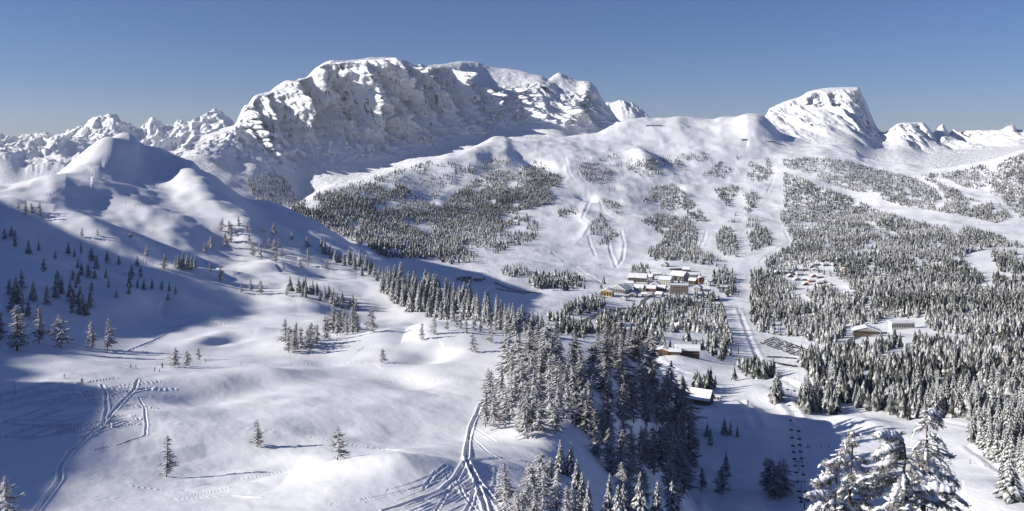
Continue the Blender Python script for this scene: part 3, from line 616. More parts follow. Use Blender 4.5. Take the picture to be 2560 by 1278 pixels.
# forest stands: outline in photo pixels, how closed the stand is, how ragged
W = [
 ([(722,530),(760,505),(800,486),(880,468),(960,452),(1010,470),(1060,500),(1100,520),(1140,480),(1200,440),(1260,425),(1330,415),(1395,440),(1402,500),(1340,520),(1290,528),(1310,560),(1240,590),(1200,610),(1120,645),(1050,648),(960,645),(900,612),(830,580)], 1.0, .25),
 ([(1100,560),(1300,530),(1345,560),(1345,600),(1250,630),(1150,665),(1080,655)], .75, .5),
 ([(960,450),(1100,405),(1200,415),(1130,470),(1080,500),(1010,470)], .22, .6),
 ([(860,466),(960,440),(1060,408),(1085,402),(1060,418),(960,452)], .5, .4),
 ([(1130,430),(1240,400),(1340,400),(1400,440),(1200,440)], .3, .6),
 ([(1150,480),(1400,440),(1404,505),(1200,540)], .8, .4),
 ([(1445,425),(1450,408),(1490,405),(1525,425),(1535,450),(1500,462),(1465,455)], .95, .2),
 ([(1440,400),(1560,385),(1640,420),(1560,440),(1500,405)], .14, .8),
 ([(1560,420),(1620,395),(1690,390),(1720,425),(1660,445),(1600,440)], .6, .5),
 ([(1700,385),(1760,380),(1770,400),(1720,405)], .4, .6),
 ([(1750,440),(1800,405),(1830,425),(1810,445)], .6, .5),
 ([(1860,430),(1880,395),(1920,395),(1935,425),(1915,455),(1880,455)], .7, .5),
 ([(1835,392),(1850,388),(1848,404)], 1, .2),
 ([(1605,505),(1630,470),(1680,460),(1720,490),(1770,555),(1740,555),(1700,525),(1650,525)], 1.0, .15),
 ([(1600,552),(1640,535),(1720,545),(1745,580),(1740,620),(1790,645),(1750,660),(1700,650),(1640,655),(1620,640),(1625,620),(1665,600),(1640,580)], 1.0, .15),
 ([(1620,630),(1660,610),(1760,630),(1810,660),(1790,668),(1700,655)], .8, .3),
 ([(1785,475),(1830,465),(1850,470),(1830,500),(1820,520),(1800,500)], .9, .3),
 ([(1815,535),(1840,530),(1850,555),(1820,560)], .9, .3),
 ([(1858,490),(1885,475),(1905,490),(1870,520)], 1, .2), ([(1858,525),(1900,500),(1908,505),(1870,535)], 1, .2),
 ([(1790,590),(1810,568),(1830,575),(1845,610),(1845,645),(1810,640),(1790,620)], 1.05, .1),
 ([(1860,570),(1875,540),(1895,550),(1930,590),(1930,612),(1880,630),(1868,600)], 1.05, .1),
 ([(1480,545),(1500,530),(1520,560),(1545,590),(1505,620),(1475,585)], .6, .5),
 ([(1500,500),(1535,505),(1560,520),(1560,545),(1520,525)], .7, .5),
 ([(1390,530),(1420,520),(1450,530),(1440,545),(1400,545)], .6, .5),
 ([(1248,690),(1270,668),(1330,672),(1325,690),(1290,694)], .95, .2),
 ([(1310,700),(1350,684),(1430,686),(1460,700),(1470,722),(1400,728),(1330,722)], 1.0, .2),
 ([(1955,400),(2020,395),(2100,400),(2200,425),(2260,440),(2330,450),(2400,480),(2420,520),(2430,545),(2350,530),(2250,515),(2180,490),(2100,470),(2040,450),(1960,425)], .95, .25),
 ([(2300,440),(2390,430),(2490,408),(2560,385),(2640,370),(2640,520),(2560,510),(2500,500),(2420,470)], 1.0, .15),
 ([(2360,470),(2430,500),(2500,515),(2530,545),(2490,560),(2430,545)], 1.0, .2),
 ([(2500,500),(2640,510),(2640,560),(2550,545)], .8, .3),
 ([(1950,430),(2010,450),(2110,490),(2200,530),(2300,560),(2400,580),(2420,570),(2470,570),(2520,610),(2440,630),(2400,650),(2460,700),(2560,690),(2640,690),(2640,860),(2560,855),(2440,840),(2300,830),(2300,800),(2220,795),(2200,830),(2100,850),(2080,870),(1990,845),(1890,830),(1870,790),(1880,730),(1950,740),(2010,750),(2030,720),(2120,720),(2100,660),(1990,650),(1905,665),(1920,640),(1985,610),(1975,590),(1945,545),(1955,500)], 1.02, .12),
 ([(1905,665),(1990,650),(2100,655),(2140,720),(2050,690),(1990,690),(1930,690)], .55, .4),
 ([(2470,630),(2560,600),(2640,600),(2640,690),(2560,690),(2500,680)], .95, .2),
 ([(1782,690),(1810,672),(1840,690),(1840,735),(1810,745),(1785,725)], 1.0, .15),
 ([(1860,690),(1885,672),(1930,690),(1990,720),(1990,740),(1880,745)], .95, .2),
 ([(1630,760),(1680,745),(1780,742),(1800,755),(1815,800),(1825,850),(1790,870),(1740,880),(1690,850),(1640,820),(1620,790)], 1.0, .15),
 ([(1490,800),(1550,785),(1620,770),(1640,820),(1680,850),(1600,865),(1560,845),(1500,835)], 1.0, .2), ([(1575,674),(1620,668),(1625,690),(1580,692)], .9, .1), ([(1500,700),(1780,690),(1770,750),(1500,755)], .13, .3), ([(1640,850),(1760,850),(1780,880),(1660,870)], .3, .4),
 ([(1400,775),(1500,745),(1520,765),(1480,785),(1415,795)], 1.0, .25),
 ([(1370,800),(1420,795),(1480,815),(1510,835),(1460,850),(1390,840)], .95, .3),
 ([(1500,855),(1560,850),(1620,870),(1610,885),(1560,868)], .8, .3),
 ([(1770,885),(1830,850),(1835,900),(1800,905)], .9, .2), ([(1840,925),(1860,905),(1880,935),(1860,945)], 1, .2),
 ([(1870,935),(1890,920),(1945,930),(1945,945),(1880,952)], 1.0, .1),
 ([(1700,985),(1740,965),(1800,960),(1840,945),(1830,960),(1790,972),(1760,985)], .5, .4),
 ([(2000,905),(2080,880),(2160,870),(2300,855),(2440,860),(2640,880),(2640,1220),(2560,1190),(2510,1170),(2430,1120),(2420,1080),(2520,1070),(2440,1058),(2330,1050),(2260,1052),(2170,1030),(2100,1000),(2030,960)], 1.0, .15),
 ([(1985,1010),(2010,990),(2060,1000),(2105,1025),(2095,1040),(2020,1035)], 1.0, .1),
 ([(1915,1000),(1940,985),(1960,1005),(1945,1020)], .9, .2),
 ([(2480,1240),(2510,1225),(2545,1245),(2520,1260)], .6, .2),
]
CLEAR = [([(1930,365),(1945,440),(1946,500),(1930,560),(1945,590),(1970,608),(1930,628),(1895,650),(1870,672)], 13), ([(1955,424),(2010,440),(2050,462),(2110,480),(2160,500),(2230,520),(2300,532),(2360,540),(2440,560),(2560,610)], 7),
 ([(2355,448),(2400,470),(2450,478),(2500,500)], 4), ([(2270,425),(2300,450),(2340,470),(2360,500)], 5), ([(2560,600),(2500,580),(2430,560)], 12), ([(2420,640),(2480,625),(2560,628)], 6),
 ([(1860,690),(1862,730),(1840,760),(1850,800),(1880,850),(1900,900)], 16), ([(1340,820),(1420,815),(1480,790),(1550,760),(1600,748),(1625,738)], 7), ([(1660,850),(1700,842),(1760,842),(1750,860),(1690,866)], 9),
 ([(2210,820),(2300,818)], 22), ([(2130,838),(2200,835)], 16), ([(2120,872),(2160,845),(2240,845),(2400,850),(2560,865)], 8), ([(1930,650),(1990,640)], 3), ([(2000,735),(2020,760)], 10), ([(2290,830),(2260,880),(2210,900)], 14),
 ([(2380,970),(2440,980),(2490,1010),(2540,1030)], 14), ([(2310,1020),(2330,1000)], 6), ([(2000,690),(2040,700),(2090,710),(2120,735)], 13), ([(2030,672),(2075,668)], 8), ([(2460,690),(2480,720)], 8), ([(2520,700),(2560,690)], 5), ([(1420,400),(1422,440)], 9)]

r = np.random.default_rng(21)
pts = []                                                # u, v, photo height of every forest tree
for poly, dens, rag in W:
    p = np.array(poly, float); lo, hi = p.min(0), p.max(0)
    area = (hi[0] - lo[0]) * (hi[1] - lo[1])
    vm = (lo[1] + hi[1]) / 2
    n = int(area / 9)
    u = r.uniform(lo[0], hi[0], n); v = r.uniform(lo[1], hi[1], n)
    ok = in_poly(poly, u, v)
    u, v = u[ok], v[ok]
    sp = np.interp(v, [400, 480, 560, 650, 750, 850, 950, 1050, 1200], [4.6, 5.3, 6.3, 8.2, 10.3, 13, 17, 22, 27])   # spacing
    gap = fbm(u / 34, v / 17, 3, 5)
    keep = r.uniform(0, 1, len(u)) < (9 / (sp * sp * 0.25)) * dens
    clump = fbm(u / 70, v / 36, 3, 15); keep &= (gap > -0.95 + rag * 1.15) & (r.uniform(-.9, .25, len(u)) < clump + .6)
    for c, w in CLEAR: keep &= seg_dist(c, u, v) > w
    pts += list(zip(u[keep], v[keep]))
pts = np.array(pts)
print('forest trees', len(pts))

def blade_tris(pts_a, pts_b, w0, w1, nrm):
    """A flat tapering strip between two points, as two triangles, wide along nrm."""
    a, b = np.array(pts_a), np.array(pts_b); n = np.array(nrm)
    return [a - n * w0, a + n * w0, b + n * w1], [a - n * w0, b + n * w1, b - n * w1]

class Tri:
    def __init__(s): s.co, s.sn = [], []
    def add(s, tri, snow): s.co += [tuple(p) for p in tri]; s.sn.append(snow)
    def mesh(s, name, mat):
        n = len(s.sn)
        return raw_mesh(name, np.array(s.co), np.arange(n * 3).reshape(n, 3), mat, face_attr=np.clip(s.sn, 0, 1), link=False)

def spruce_crown(r, T=12, R0=0.20, load=0.55):
    t = Tri()
    for k in range(T):
        q = k / T; z = 0.10 + 0.86 * q; R = R0 * (1 - q) ** 0.8 + 0.015; n = int(10 - 5 * q); a0 = r.uniform(0, 6)
        for j in range(n):
            a = a0 + j * 2 * math.pi / n + r.normal(0, .18); L = R * r.uniform(.72, 1.18); d = np.array([math.cos(a), math.sin(a), 0]); s_ = np.array([-d[1], d[0], 0])
            zt = z + r.normal(0, .008); root = np.array([0, 0, zt + 0.05]); tip = d * L + [0, 0, zt - L * r.uniform(.35, .6)]
            mid = d * L * 0.6 + np.array([0, 0, zt + 0.012]); w = L * r.uniform(.26, .36)
            le, ri = mid + s_ * w - [0, 0, w * .45], mid - s_ * w - [0, 0, w * .45]
            dk = float(np.clip(r.normal(.18, .14), 0, .6))
            for tri in ([root, le, mid], [root, mid, ri], [le, tip, mid], [mid, tip, ri]): t.add(tri, dk)
            if r.uniform() < load + 0.25:
                up = np.array([0, 0, .010 + .006 * r.uniform()]); k2 = r.uniform(.45, .85)
                m2 = mid + up * 1.6; l2, r2 = mid + s_ * w * k2 + up * .5 - [0, 0, w * .3 * k2], mid - s_ * w * k2 + up * .5 - [0, 0, w * .3 * k2]; t2 = mid + (tip - mid) * r.uniform(.55, .95) + up
                sv = float(np.clip(r.normal(.88, .12), .4, 1)); ro = root * .6 + mid * .4 + up
                for tri in ([ro, l2, m2], [ro, m2, r2], [l2, t2, m2], [m2, t2, r2]): t.add(tri, sv)
    tp = np.array([0, 0, 1.0])
    for j in range(4):
        a = j * math.pi / 2; b = a + math.pi / 2
        t.add([tp, (.02 * math.cos(a), .02 * math.sin(a), .93), (.02 * math.cos(b), .02 * math.sin(b), .93)], .55)
    return t.mesh('crown', M_SPRUCE)

def larch_crown(r, n=110, R0=0.23, frost=0.62, dense=5):
    t = Tri(); Z = np.array([0, 0, 1.0]); ph = r.uniform(0, 6)
    for i in range(n):
        z = 0.10 + 0.88 * (i + r.uniform()) / n
        L = (R0 * (1 - z) ** 0.65 * (0.55 + 0.45 * min(1, z / .3)) + .02) * r.uniform(.6, 1.2); a = r.uniform(0, 2 * math.pi)
        L *= 1 + .35 * math.sin(a * 1 + ph) + .25 * math.sin(z * 23 + ph)
        d = np.array([math.cos(a), math.sin(a), 0]); s_ = np.array([-d[1], d[0], 0])
        root = np.array([0, 0, z]); mid = d * L * .55 + [0, 0, z - L * r.uniform(.05, .30)]; tip = d * L + [0, 0, z - L * r.uniform(.05, .45)]
        w = .0055 + .012 * L / R0
        for p, q2, wa, wb in ((root, mid, w, w * .9), (mid, tip, w * .9, w * .3)):
            for nn in (s_, Z):
                for tri in blade_tris(p, q2, wa * .7, wb * .7, nn): t.add(tri, float(np.clip(r.normal(.18, .12), 0, 1)))
            for tri in blade_tris(p + Z * w * .9, q2 + Z * w * .9, wa * 1.25, wb * 1.25, s_): t.add(tri, float(np.clip(r.normal(frost + .3, .12), 0, 1)))
        for j in range(dense):
            q = r.uniform(.25, 1); p = root + (mid - root) * min(1, q / .55) if q < .55 else mid + (tip - mid) * (q - .55) / .45
            dr = d * r.uniform(.1, .8) + s_ * r.choice([-1, 1]) * r.uniform(.4, 1) + Z * r.uniform(-.9, .25); l = L * r.uniform(.18, .42)
            e = p + dr / np.linalg.norm(dr) * l; nn = np.cross(dr, [r.normal(), r.normal(), r.normal()]); nn = nn / (np.linalg.norm(nn) + 1e-6)
            t.add([p - nn * .005, p + nn * .005, e], float(np.clip(r.normal(frost * .75, .25), 0, 1)))
            t.add([p + Z * .006 - s_ * .006, p + Z * .006 + s_ * .006, e + Z * .006], float(np.clip(r.normal(frost, .25), 0, 1)))
    return t.mesh('crown', M_LARCH)

def trunk_mesh(r, R=0.016, top=0.97, bend=0.012):
    n, rings = 6, 6; co = []
    for k in range(rings):
        q = k / (rings - 1); rad = R * (1 - q) + .0015; cx, cy = bend * math.sin(q * 5 + r.uniform(0, .3)), bend * math.cos(q * 4) - bend
        for j in range(n): co.append((cx + rad * math.cos(j * 2 * math.pi / n), cy + rad * math.sin(j * 2 * math.pi / n), -0.06 + q * (top + .06)))
    idx = np.arange(rings * n).reshape(rings, n); f = []
    for k in range(rings - 1):
        for j in range(n): f.append((idx[k, j], idx[k, (j + 1) % n], idx[k + 1, (j + 1) % n], idx[k + 1, j]))
    return raw_mesh('trunk', np.array(co), np.array(f), M_BARK, smooth=True, link=False)

rp = np.random.default_rng(3)
SPRUCE_P = [(spruce_crown(rp, T=12 + i % 3, R0=.17 + .02 * (i % 4), load=.6 + .1 * (i % 4)), trunk_mesh(rp)) for i in range(7)]
LARCH_P = [(larch_crown(rp, n=100 + 12 * (i % 3), R0=.22 + .03 * (i % 4), frost=.78 + .06 * (i % 4), dense=7 + i % 3), trunk_mesh(rp, bend=.02)) for i in range(8)]

DARK_P = [(larch_crown(rp, n=110 + 12 * (i % 3), R0=.21 + .03 * (i % 3), frost=.36 + .07 * (i % 3), dense=8), trunk_mesh(rp, bend=.02)) for i in range(7)]

def thing(name, label, cat, loc, rz=0.0, scale=1.0, group=None):
    o = bpy.data.objects.new(name, None); COL.objects.link(o); o.empty_display_size = 0.1
    o.location = loc; o.rotation_euler = (0, 0, rz); o.scale = (scale,) * 3
    o['label'] = label; o['category'] = cat
    if group: o['group'] = group
    return o

def part(name, me, parent, loc=(0, 0, 0), rz=0.0, mat=None):
    o = bpy.data.objects.new(name, me); COL.objects.link(o); o.parent = parent; o.location = loc; o.rotation_euler = (0, 0, rz)
    if mat: o.material_slots[0].link = 'OBJECT'; o.material_slots[0].material = mat
    return o

def plant(kind, p, h, label, group, tilt=0.02, dark=False):
    cm, tm = (DARK_P if dark else LARCH_P if kind == 'larch' else SPRUCE_P)[rp.integers(0, 7)]
    t = thing(kind + '_tree', label, kind, (p[0], p[1], p[2] - 0.02 * h), rp.uniform(0, 6.28), h, group)
    t.rotation_euler = (rp.normal(0, tilt), rp.normal(0, tilt), rp.uniform(0, 6.28))
    k = rp.uniform(.85, 1.4); t.scale = (h * k, h * k, h)
    part('trunk', tm, t); part('crown', cm, t)
    return t

ORD = ['first', 'second', 'third', 'fourth', 'fifth', 'sixth', 'seventh', 'eighth', 'ninth', 'tenth', 'eleventh', 'twelfth', 'thirteenth', 'fourteenth', 'fifteenth', 'sixteenth', 'seventeenth', 'eighteenth', 'nineteenth', 'twentieth']
def cluster(kind, trees, adj, place, group, sheet, tilt=0.02, per=12):
    """trees: (u, v, height in photo px). Rows run from the front (low in the photo) to the back."""
    trees = sorted(trees, key=lambda q: -q[1]); rows = [trees[i:i + per] for i in range(0, len(trees), per)]
    for ri, row in enumerate(rows):
        row = sorted(row)
        for ci, (u, v, hp) in enumerate(row):
            p = sheet.at(u, v); h = hp / F * p[1]
            rown = 'front row' if ri == 0 else ('back row' if ri == len(rows) - 1 else ORD[ri] + ' row')
            lab = f'{adj} {kind} {place}, {ORD[ci]} from left' + (f', {rown}' if len(rows) > 1 else '')
            plant(kind, p, h * 1.06, lab, group, tilt, 'brown' in adj or 'reddish' in adj or (kind == 'slope_conifer' and 'dark' in adj and ci % 3 == 0))

def scatter(poly, n, hlo, hhi, seed, mind=8):
    r = np.random.default_rng(seed); p = np.array(poly, float); lo, hi = p.min(0), p.max(0); out = []
    for _ in range(n * 60):
        u, v = r.uniform(lo[0], hi[0]), r.uniform(lo[1], hi[1])
        if not in_poly(poly, np.array([u]), np.array([v]))[0]: continue
        if any(abs(u - q[0]) < mind and abs(v - q[1]) < mind * .8 for q in out): continue
        out.append((u, v, r.uniform(hlo, hhi)))
        if len(out) >= n: break
    return out

# single trees on the plateau
for u, v, hp, lab in [
 (415,1192,108,'tall narrow larch alone on the lower snowfield casting the longest thin shadow'), (645,1118,72,'broad frosted larch alone mid snowfield with a short shadow to its right'),
 (845,1150,88,'snowy larch alone between the ski tracks and the broad lone larch'), (955,908,38,'small round larch at the foot of the smooth snow hump'),
 (1220,978,62,'snowy larch standing just outside the wood beside the worn ski track'), (14,1296,112,'larch cut off by the bottom left corner of the picture'),
 (40,878,118,'tallest frosted larch beside the shaded gully at the left edge'), (56,862,84,'shorter larch close behind the tallest one at the left edge'), (97,858,95,'conical larch right of the pair of larches at the left edge'),
 (152,868,85,'lone larch in the middle of the row at the shaded gully'), (230,870,70,'pale larch left of a taller twin above the piste bend'), (268,872,82,'slim pale larch at the right end of the gully row'),
 (2,850,80,'larch half outside the left edge of the picture'), (122,838,24,'small larch between two tall ones by the gully'),
 (438,918,52,'spreading round larch on the little knoll above the skiers'), (466,915,40,'dark narrow larch right beside the spreading one on the knoll'), (498,900,32,'thin pale larch behind the pair on the knoll'), (515,905,10,'tiny sapling right of the larches on the knoll'),
 (1055,850,46,'crooked larch on top of the smooth snow hump'), (1180,880,52,'bare thin larch on the smooth slope right of the hump'), (1228,856,48,'larch with open branches on the crest of the plateau'), (1262,885,62,'tall larch at the left edge of the wood near the plateau crest'), (1086,836,50,'larch with red twigs on the hump skyline'), (1152,822,42,'small larch on the skyline of the plateau crest'),
 (552,704,45,'slim larch on the ridge between shade and sun'), (525,678,22,'small larch on the sunny rib below the spruce group'), (626,728,32,'round larch on the sunny bench'), (653,735,36,'narrow dark larch on the sunny bench'), (602,732,28,'low larch at the left of the sunny bench'),
 (710,677,24,'small larch on the white knoll'), (769,666,34,'narrow larch right of the white knoll'), (749,671,22,'short larch beside the narrow one by the white knoll'), (818,671,26,'short larch near the dark forest edge'), (717,740,30,'isolated thin larch on the bench end'),
 (328,595,20,'tiny larch at the tip of the upper sunny strip'), (368,642,30,'pink lit larch alone in the upper shade'), (244,590,18,'little larch on the lower edge of the sunny strip'), (205,593,24,'larch at the shade line below the sunny strip'), (410,674,42,'larch standing at the end of the ridge in low sun')]:
    p = A.at(u, v); plant('larch', p, hp / F * p[1], lab, 'single larches on the plateau', .03)

cluster('spruce', [(446,672,38),(457,674,44),(468,670,36),(478,674,34),(440,668,30),(487,670,30)], 'sunlit', 'in the ridge end group', 'spruces on the ridge end', A)
cluster('larch', scatter([(685,885),(745,885),(790,865),(930,835),(935,815),(880,812),(800,830),(700,860)], 26, 36, 66, 1, 9), 'frosted', 'in the mid plateau copse', 'copse on the plateau', A)
cluster('larch', scatter([(500,640),(560,560),(640,560),(760,610),(800,650),(700,660),(600,650)], 26, 18, 34, 2, 14), 'pale', 'on the grazing lit hillside', 'larches on the lit hillside', A)
cluster('larch', scatter([(30,505),(100,530),(110,545),(40,535)], 6, 16, 26, 4, 14), 'small', 'at the sunny strip on the far left', 'larches on the sunny strip', A)
cluster('slope_conifer', scatter([(10,560),(110,600),(220,640),(420,680),(470,740),(380,760),(250,740),(120,700),(10,640)], 40, 22, 36, 5, 12), 'dark', 'in the left hillside shade', 'dark trees in the hillside shade', A, per=10)  # shaded conifers read as spruces, under a separate kind name
cluster('slope_conifer', scatter([(40,715),(130,720),(260,760),(220,800),(60,800),(0,770)], 22, 34, 50, 6, 12), 'dark', 'in the gully at the left edge', 'dark trees in the gully', A, per=11)
cluster('spruce', scatter([(720,722),(760,718),(900,770),(890,782),(820,762),(730,735)], 24, 26, 36, 7, 6), 'sunlit', 'in the belt below the sunny bench', 'spruce belt below the bench', A)
cluster('slope_conifer', scatter([(800,610),(840,640),(900,655),(990,700),(960,712),(880,680),(810,640)], 26, 24, 38, 8, 9), 'half shaded', 'on the hill\'s right edge', 'spruces on the hill edge', A, per=13)
cluster('spruce', scatter([(955,720),(1010,708),(1100,730),(1200,765),(1300,812),(1380,838),(1330,842),(1180,815),(1050,790),(960,750)], 92, 42, 60, 9, 9), 'snowy', 'in the tree line beyond the plateau', 'tree line beyond the plateau', A, per=16)
cluster('larch', scatter([(1060,838),(1140,815),(1280,815),(1370,835),(1340,850),(1200,835)], 14, 30, 44, 10, 14), 'open frosted', 'on the plateau crest', 'larches on the crest', A)
cluster('larch', scatter([(1205,1075),(1215,1030),(1265,960),(1285,895),(1390,885),(1440,940),(1430,1040),(1390,1100),(1300,1095),(1240,1080)], 58, 78, 108, 11, 13), 'white frosted', 'in the sunny plateau edge wood', 'sunny larch wood', A, per=15)
cluster('larch', scatter([(1440,930),(1420,890),(1500,872),(1590,880),(1640,930),(1700,1020),(1745,1100),(1725,1200),(1690,1278),(1560,1278),(1520,1180),(1460,1100)], 78, 78, 112, 12, 13), 'brown', 'on the steep shaded slope', 'larch wood on the steep slope', A, .03, per=16)
cluster('larch', scatter([(1255,1255),(1330,1215),(1410,1225),(1440,1290),(1420,1330),(1260,1320)], 16, 74, 100, 13, 16), 'white frosted', 'in the clump at the bottom edge', 'clump at the bottom edge', A)
cluster('spruce', [(1455,1278,96),(1470,1318,110),(1520,1320,128),(1560,1310,96),(1600,1322,132),(1640,1330,112),(1680,1320,104),(1545,1345,120),(1425,1190,84),(1400,1180,80),(1442,1228,78)], 'snow laden', 'at the bottom below the steep slope', 'spruces at the bottom edge', A)
cluster('larch', scatter([(1485,868),(1560,858),(1640,900),(1620,900),(1540,875)], 12, 36, 52, 14, 10), 'frosted', 'on the skyline of the steep slope', 'skyline of the steep slope', A)
cluster('slope_conifer', [(1755,1222,52),(1808,1232,70),(1816,1190,62),(1776,1112,44),(1768,1090,34),(1812,1085,40),(1826,1090,34),(1843,1092,30)], 'dark', 'alone in the blue shaded bowl', 'spruces in the shaded bowl', C)
cluster('larch', [(1922,1236,88),(1935,1250,98),(1948,1245,92),(1958,1232,84),(1914,1222,76)], 'reddish dark', 'in the tight group under the chairlift', 'larch group under the chairlift', C)

# the forest: the trees that show largest are things, the rest one mass
hm = np.clip(rp.normal(12.5, 2.2, len(pts)), 7, 18)
P3 = np.array([C.at(u, v) for u, v in pts])
hm = hm * np.interp(P3[:, 1], [700, 1500, 2300, 3000], [1.05, .95, .92, .80]) * np.where(rp.uniform(0, 1, len(hm)) < .2, rp.uniform(.5, .8, len(hm)), 1)
hpx = hm / P3[:, 1] * F
onA = (pts[:, 0] < 1000) & (P3[:, 1] < 600)
order = np.argsort(-hpx * (pts[:, 1] < 1300))
big = order[:165]
cluster('spruce', [(pts[i, 0], pts[i, 1], hpx[i]) for i in big if pts[i, 0] >= 1990 and pts[i, 0] < 2110 and 985 < pts[i, 1] < 1045], 'snowy', 'in the grove right of the chairlift', 'grove right of the chairlift', C, per=12)
cluster('spruce', [(pts[i, 0], pts[i, 1], hpx[i]) for i in big if not (pts[i, 0] >= 1990 and pts[i, 0] < 2110 and 985 < pts[i, 1] < 1045)], 'snow laden', 'in the near part of the right forest', 'near edge of the forest', C, per=19)
rest = np.setdiff1d(np.arange(len(pts)), big)
ex = scatter([(612,450),(680,432),(720,455),(748,500),(735,524),(690,512),(640,500)], 260, 1, 2, 77, 2.2)
nb = len(pts); P3 = np.concatenate([P3, [MS.at(u, v) for u, v, _ in ex]]); hm = np.concatenate([hm, rp.uniform(11, 17, len(ex))]); rest = np.r_[rest, np.arange(nb, nb + len(ex))]
protos = [far_spruce_mesh(rp) for _ in range(14)]; fine = [far_spruce_mesh(rp, 6, 8) for _ in range(14)]
print('mid trees', int((hm[rest] / P3[rest, 1] * F > 20).sum()), len(rest))
cos, fas, sns, off = [], [], [], 0
for i in rest:
    pc, pf, ps = (fine if hm[i] / P3[i, 1] * F > 20 else protos)[rp.integers(0, 14)]
    a = rp.uniform(0, 6.28); ca, sa = math.cos(a), math.sin(a); k = rp.uniform(.85, 1.3) * hm[i] * (1.12 if P3[i, 1] > 1500 else 1)
    q = np.stack([(pc[:, 0] * ca - pc[:, 1] * sa) * k, (pc[:, 0] * sa + pc[:, 1] * ca) * k, pc[:, 2] * hm[i]], -1) + P3[i]
    q[:, 2] -= 0.07 * hm[i]
    cos.append(q); fas.append(pf + off); sns.append(np.clip(ps + rp.normal(0, .09) + .22 * float(noise(np.array([P3[i][0] / 90]), np.array([P3[i][1] / 120]), 9)[0]), 0, 1)); off += len(pc)
fo = raw_mesh('spruce_forest', np.concatenate(cos), np.concatenate(fas), M_SPRUCE, face_attr=np.concatenate(sns))
fo['kind'] = 'stuff'; fo['label'] = 'dense snow dusted spruce forest covering the valley side'
print('objects', len(bpy.data.objects), 'tris', sum(len(m.loops) - 2 * len(m.polygons) for m in bpy.data.meshes))

# ------------------------------------------------------------------ roads and pistes' edges
M_ROAD = plain('road_surface', (0.13, 0.125, 0.12), 0.85, var=0.3, scale=0.08)
def ribbon(name, px, width, sheet, lift, mat):
    P = []
    for (a, b) in zip(px[:-1], px[1:]):
        for i in range(8): t = i / 8; P.append(sheet.at(a[0] + (b[0] - a[0]) * t, a[1] + (b[1] - a[1]) * t))
    P.append(sheet.at(*px[-1])); P = np.array(P); co = []
    for i in range(len(P)):
        d = P[min(i + 1, len(P) - 1)] - P[max(i - 1, 0)]; d[2] = 0; d /= np.linalg.norm(d) + 1e-9; n = np.array([-d[1], d[0], 0])
        for k in (-1, -.33, .33, 1):
            q = P[i] + n * k * width / 2; co.append((q[0], q[1], max(sheet.ground(q[0], q[1]), P[i][2]) + lift))
    idx = np.arange(len(P) * 4).reshape(len(P), 4)
    f = np.stack([idx[:-1, :-1], idx[:-1, 1:], idx[1:, 1:], idx[1:, :-1]], -1).reshape(-1, 4)
    return structure(raw_mesh(name, np.array(co), f, mat, smooth=True))
ribbon('road', [(1395,822),(1430,812),(1455,805),(1480,793),(1500,785),(1550,772),(1590,771),(1603,763),(1608,752),(1622,742),(1636,738)], 6.5, C, 0.5, M_ROAD)
ribbon('road', [(2060,882),(2100,868),(2122,862),(2128,850),(2150,842),(2210,840),(2260,842)], 6.0, C, 0.5, M_ROAD)

# ------------------------------------------------------------------ buildings
M_CAP = snow_mat('roof_snow', 0.6, 0.15)
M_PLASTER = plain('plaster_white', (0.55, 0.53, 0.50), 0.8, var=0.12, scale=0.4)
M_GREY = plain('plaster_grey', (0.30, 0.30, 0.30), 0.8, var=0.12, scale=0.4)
M_YELLOW = plain('plaster_yellow', (0.52, 0.36, 0.11), 0.8, var=0.1, scale=0.4)
M_ORANGE = plain('timber_orange', (0.30, 0.12, 0.045), 0.75, var=0.25, scale=1.2)
M_TIMBER = plain('timber_dark', (0.085, 0.058, 0.04), 0.8, var=0.3, scale=1.2)
M_RED = plain('paint_red', (0.20, 0.06, 0.055), 0.7, var=.2)
M_BAND = plain('balcony_board', (0.26, 0.17, 0.13), 0.7, var=.3)
M_GREEN = plain('tank_green', (0.42, 0.44, 0.16), 0.6)
M_GLASS = plain('window_glass', (0.02, 0.025, 0.03), 0.12)
M_STEEL = plain('dark_steel', (0.05, 0.055, 0.055), 0.5, 0.6)
M_GALV = plain('galvanised_steel', (0.16, 0.165, 0.17), 0.45, 0.7)
M_FRAME = plain('window_frame', (0.5, 0.48, 0.45), 0.7)

def box_data(x0, x1, y0, y1, z0, z1):
    co = [(x, y, z) for z in (z0, z1) for y in (y0, y1) for x in (x0, x1)]
    return co, [(0, 2, 3, 1), (4, 5, 7, 6), (0, 1, 5, 4), (2, 6, 7, 3), (0, 4, 6, 2), (1, 3, 7, 5)]
def mesh_of(name, pieces, mat, smooth=False):
    me = bpy.data.meshes.new(name); co, fa = [], []
    for c, f in pieces:
        k = len(co); co += list(c); fa += [tuple(i + k for i in q) for q in f]
    me.from_pydata(co, [], fa)
    if smooth: me.polygons.foreach_set('use_smooth', [True] * len(me.polygons))
    for m in (mat if isinstance(mat, list) else [mat]): me.materials.append(m)
    return me
def prism_data(prof, y0, y1):
    """Extrude an (x, z) outline along y."""
    n = len(prof); co = [(x, y0, z) for x, z in prof] + [(x, y1, z) for x, z in prof]
    f = [tuple(range(n)), tuple(range(2 * n - 1, n - 1, -1))] + [(i, i + n, (i + 1) % n + n, (i + 1) % n) for i in range(n)]
    return co, f
WIN = mesh_of('window', [box_data(-.5, .5, -.04, .04, -.5, .5)], M_GLASS)
SILL = mesh_of('sill', [box_data(-.58, .58, -.10, .06, -.60, -.52)], M_FRAME)

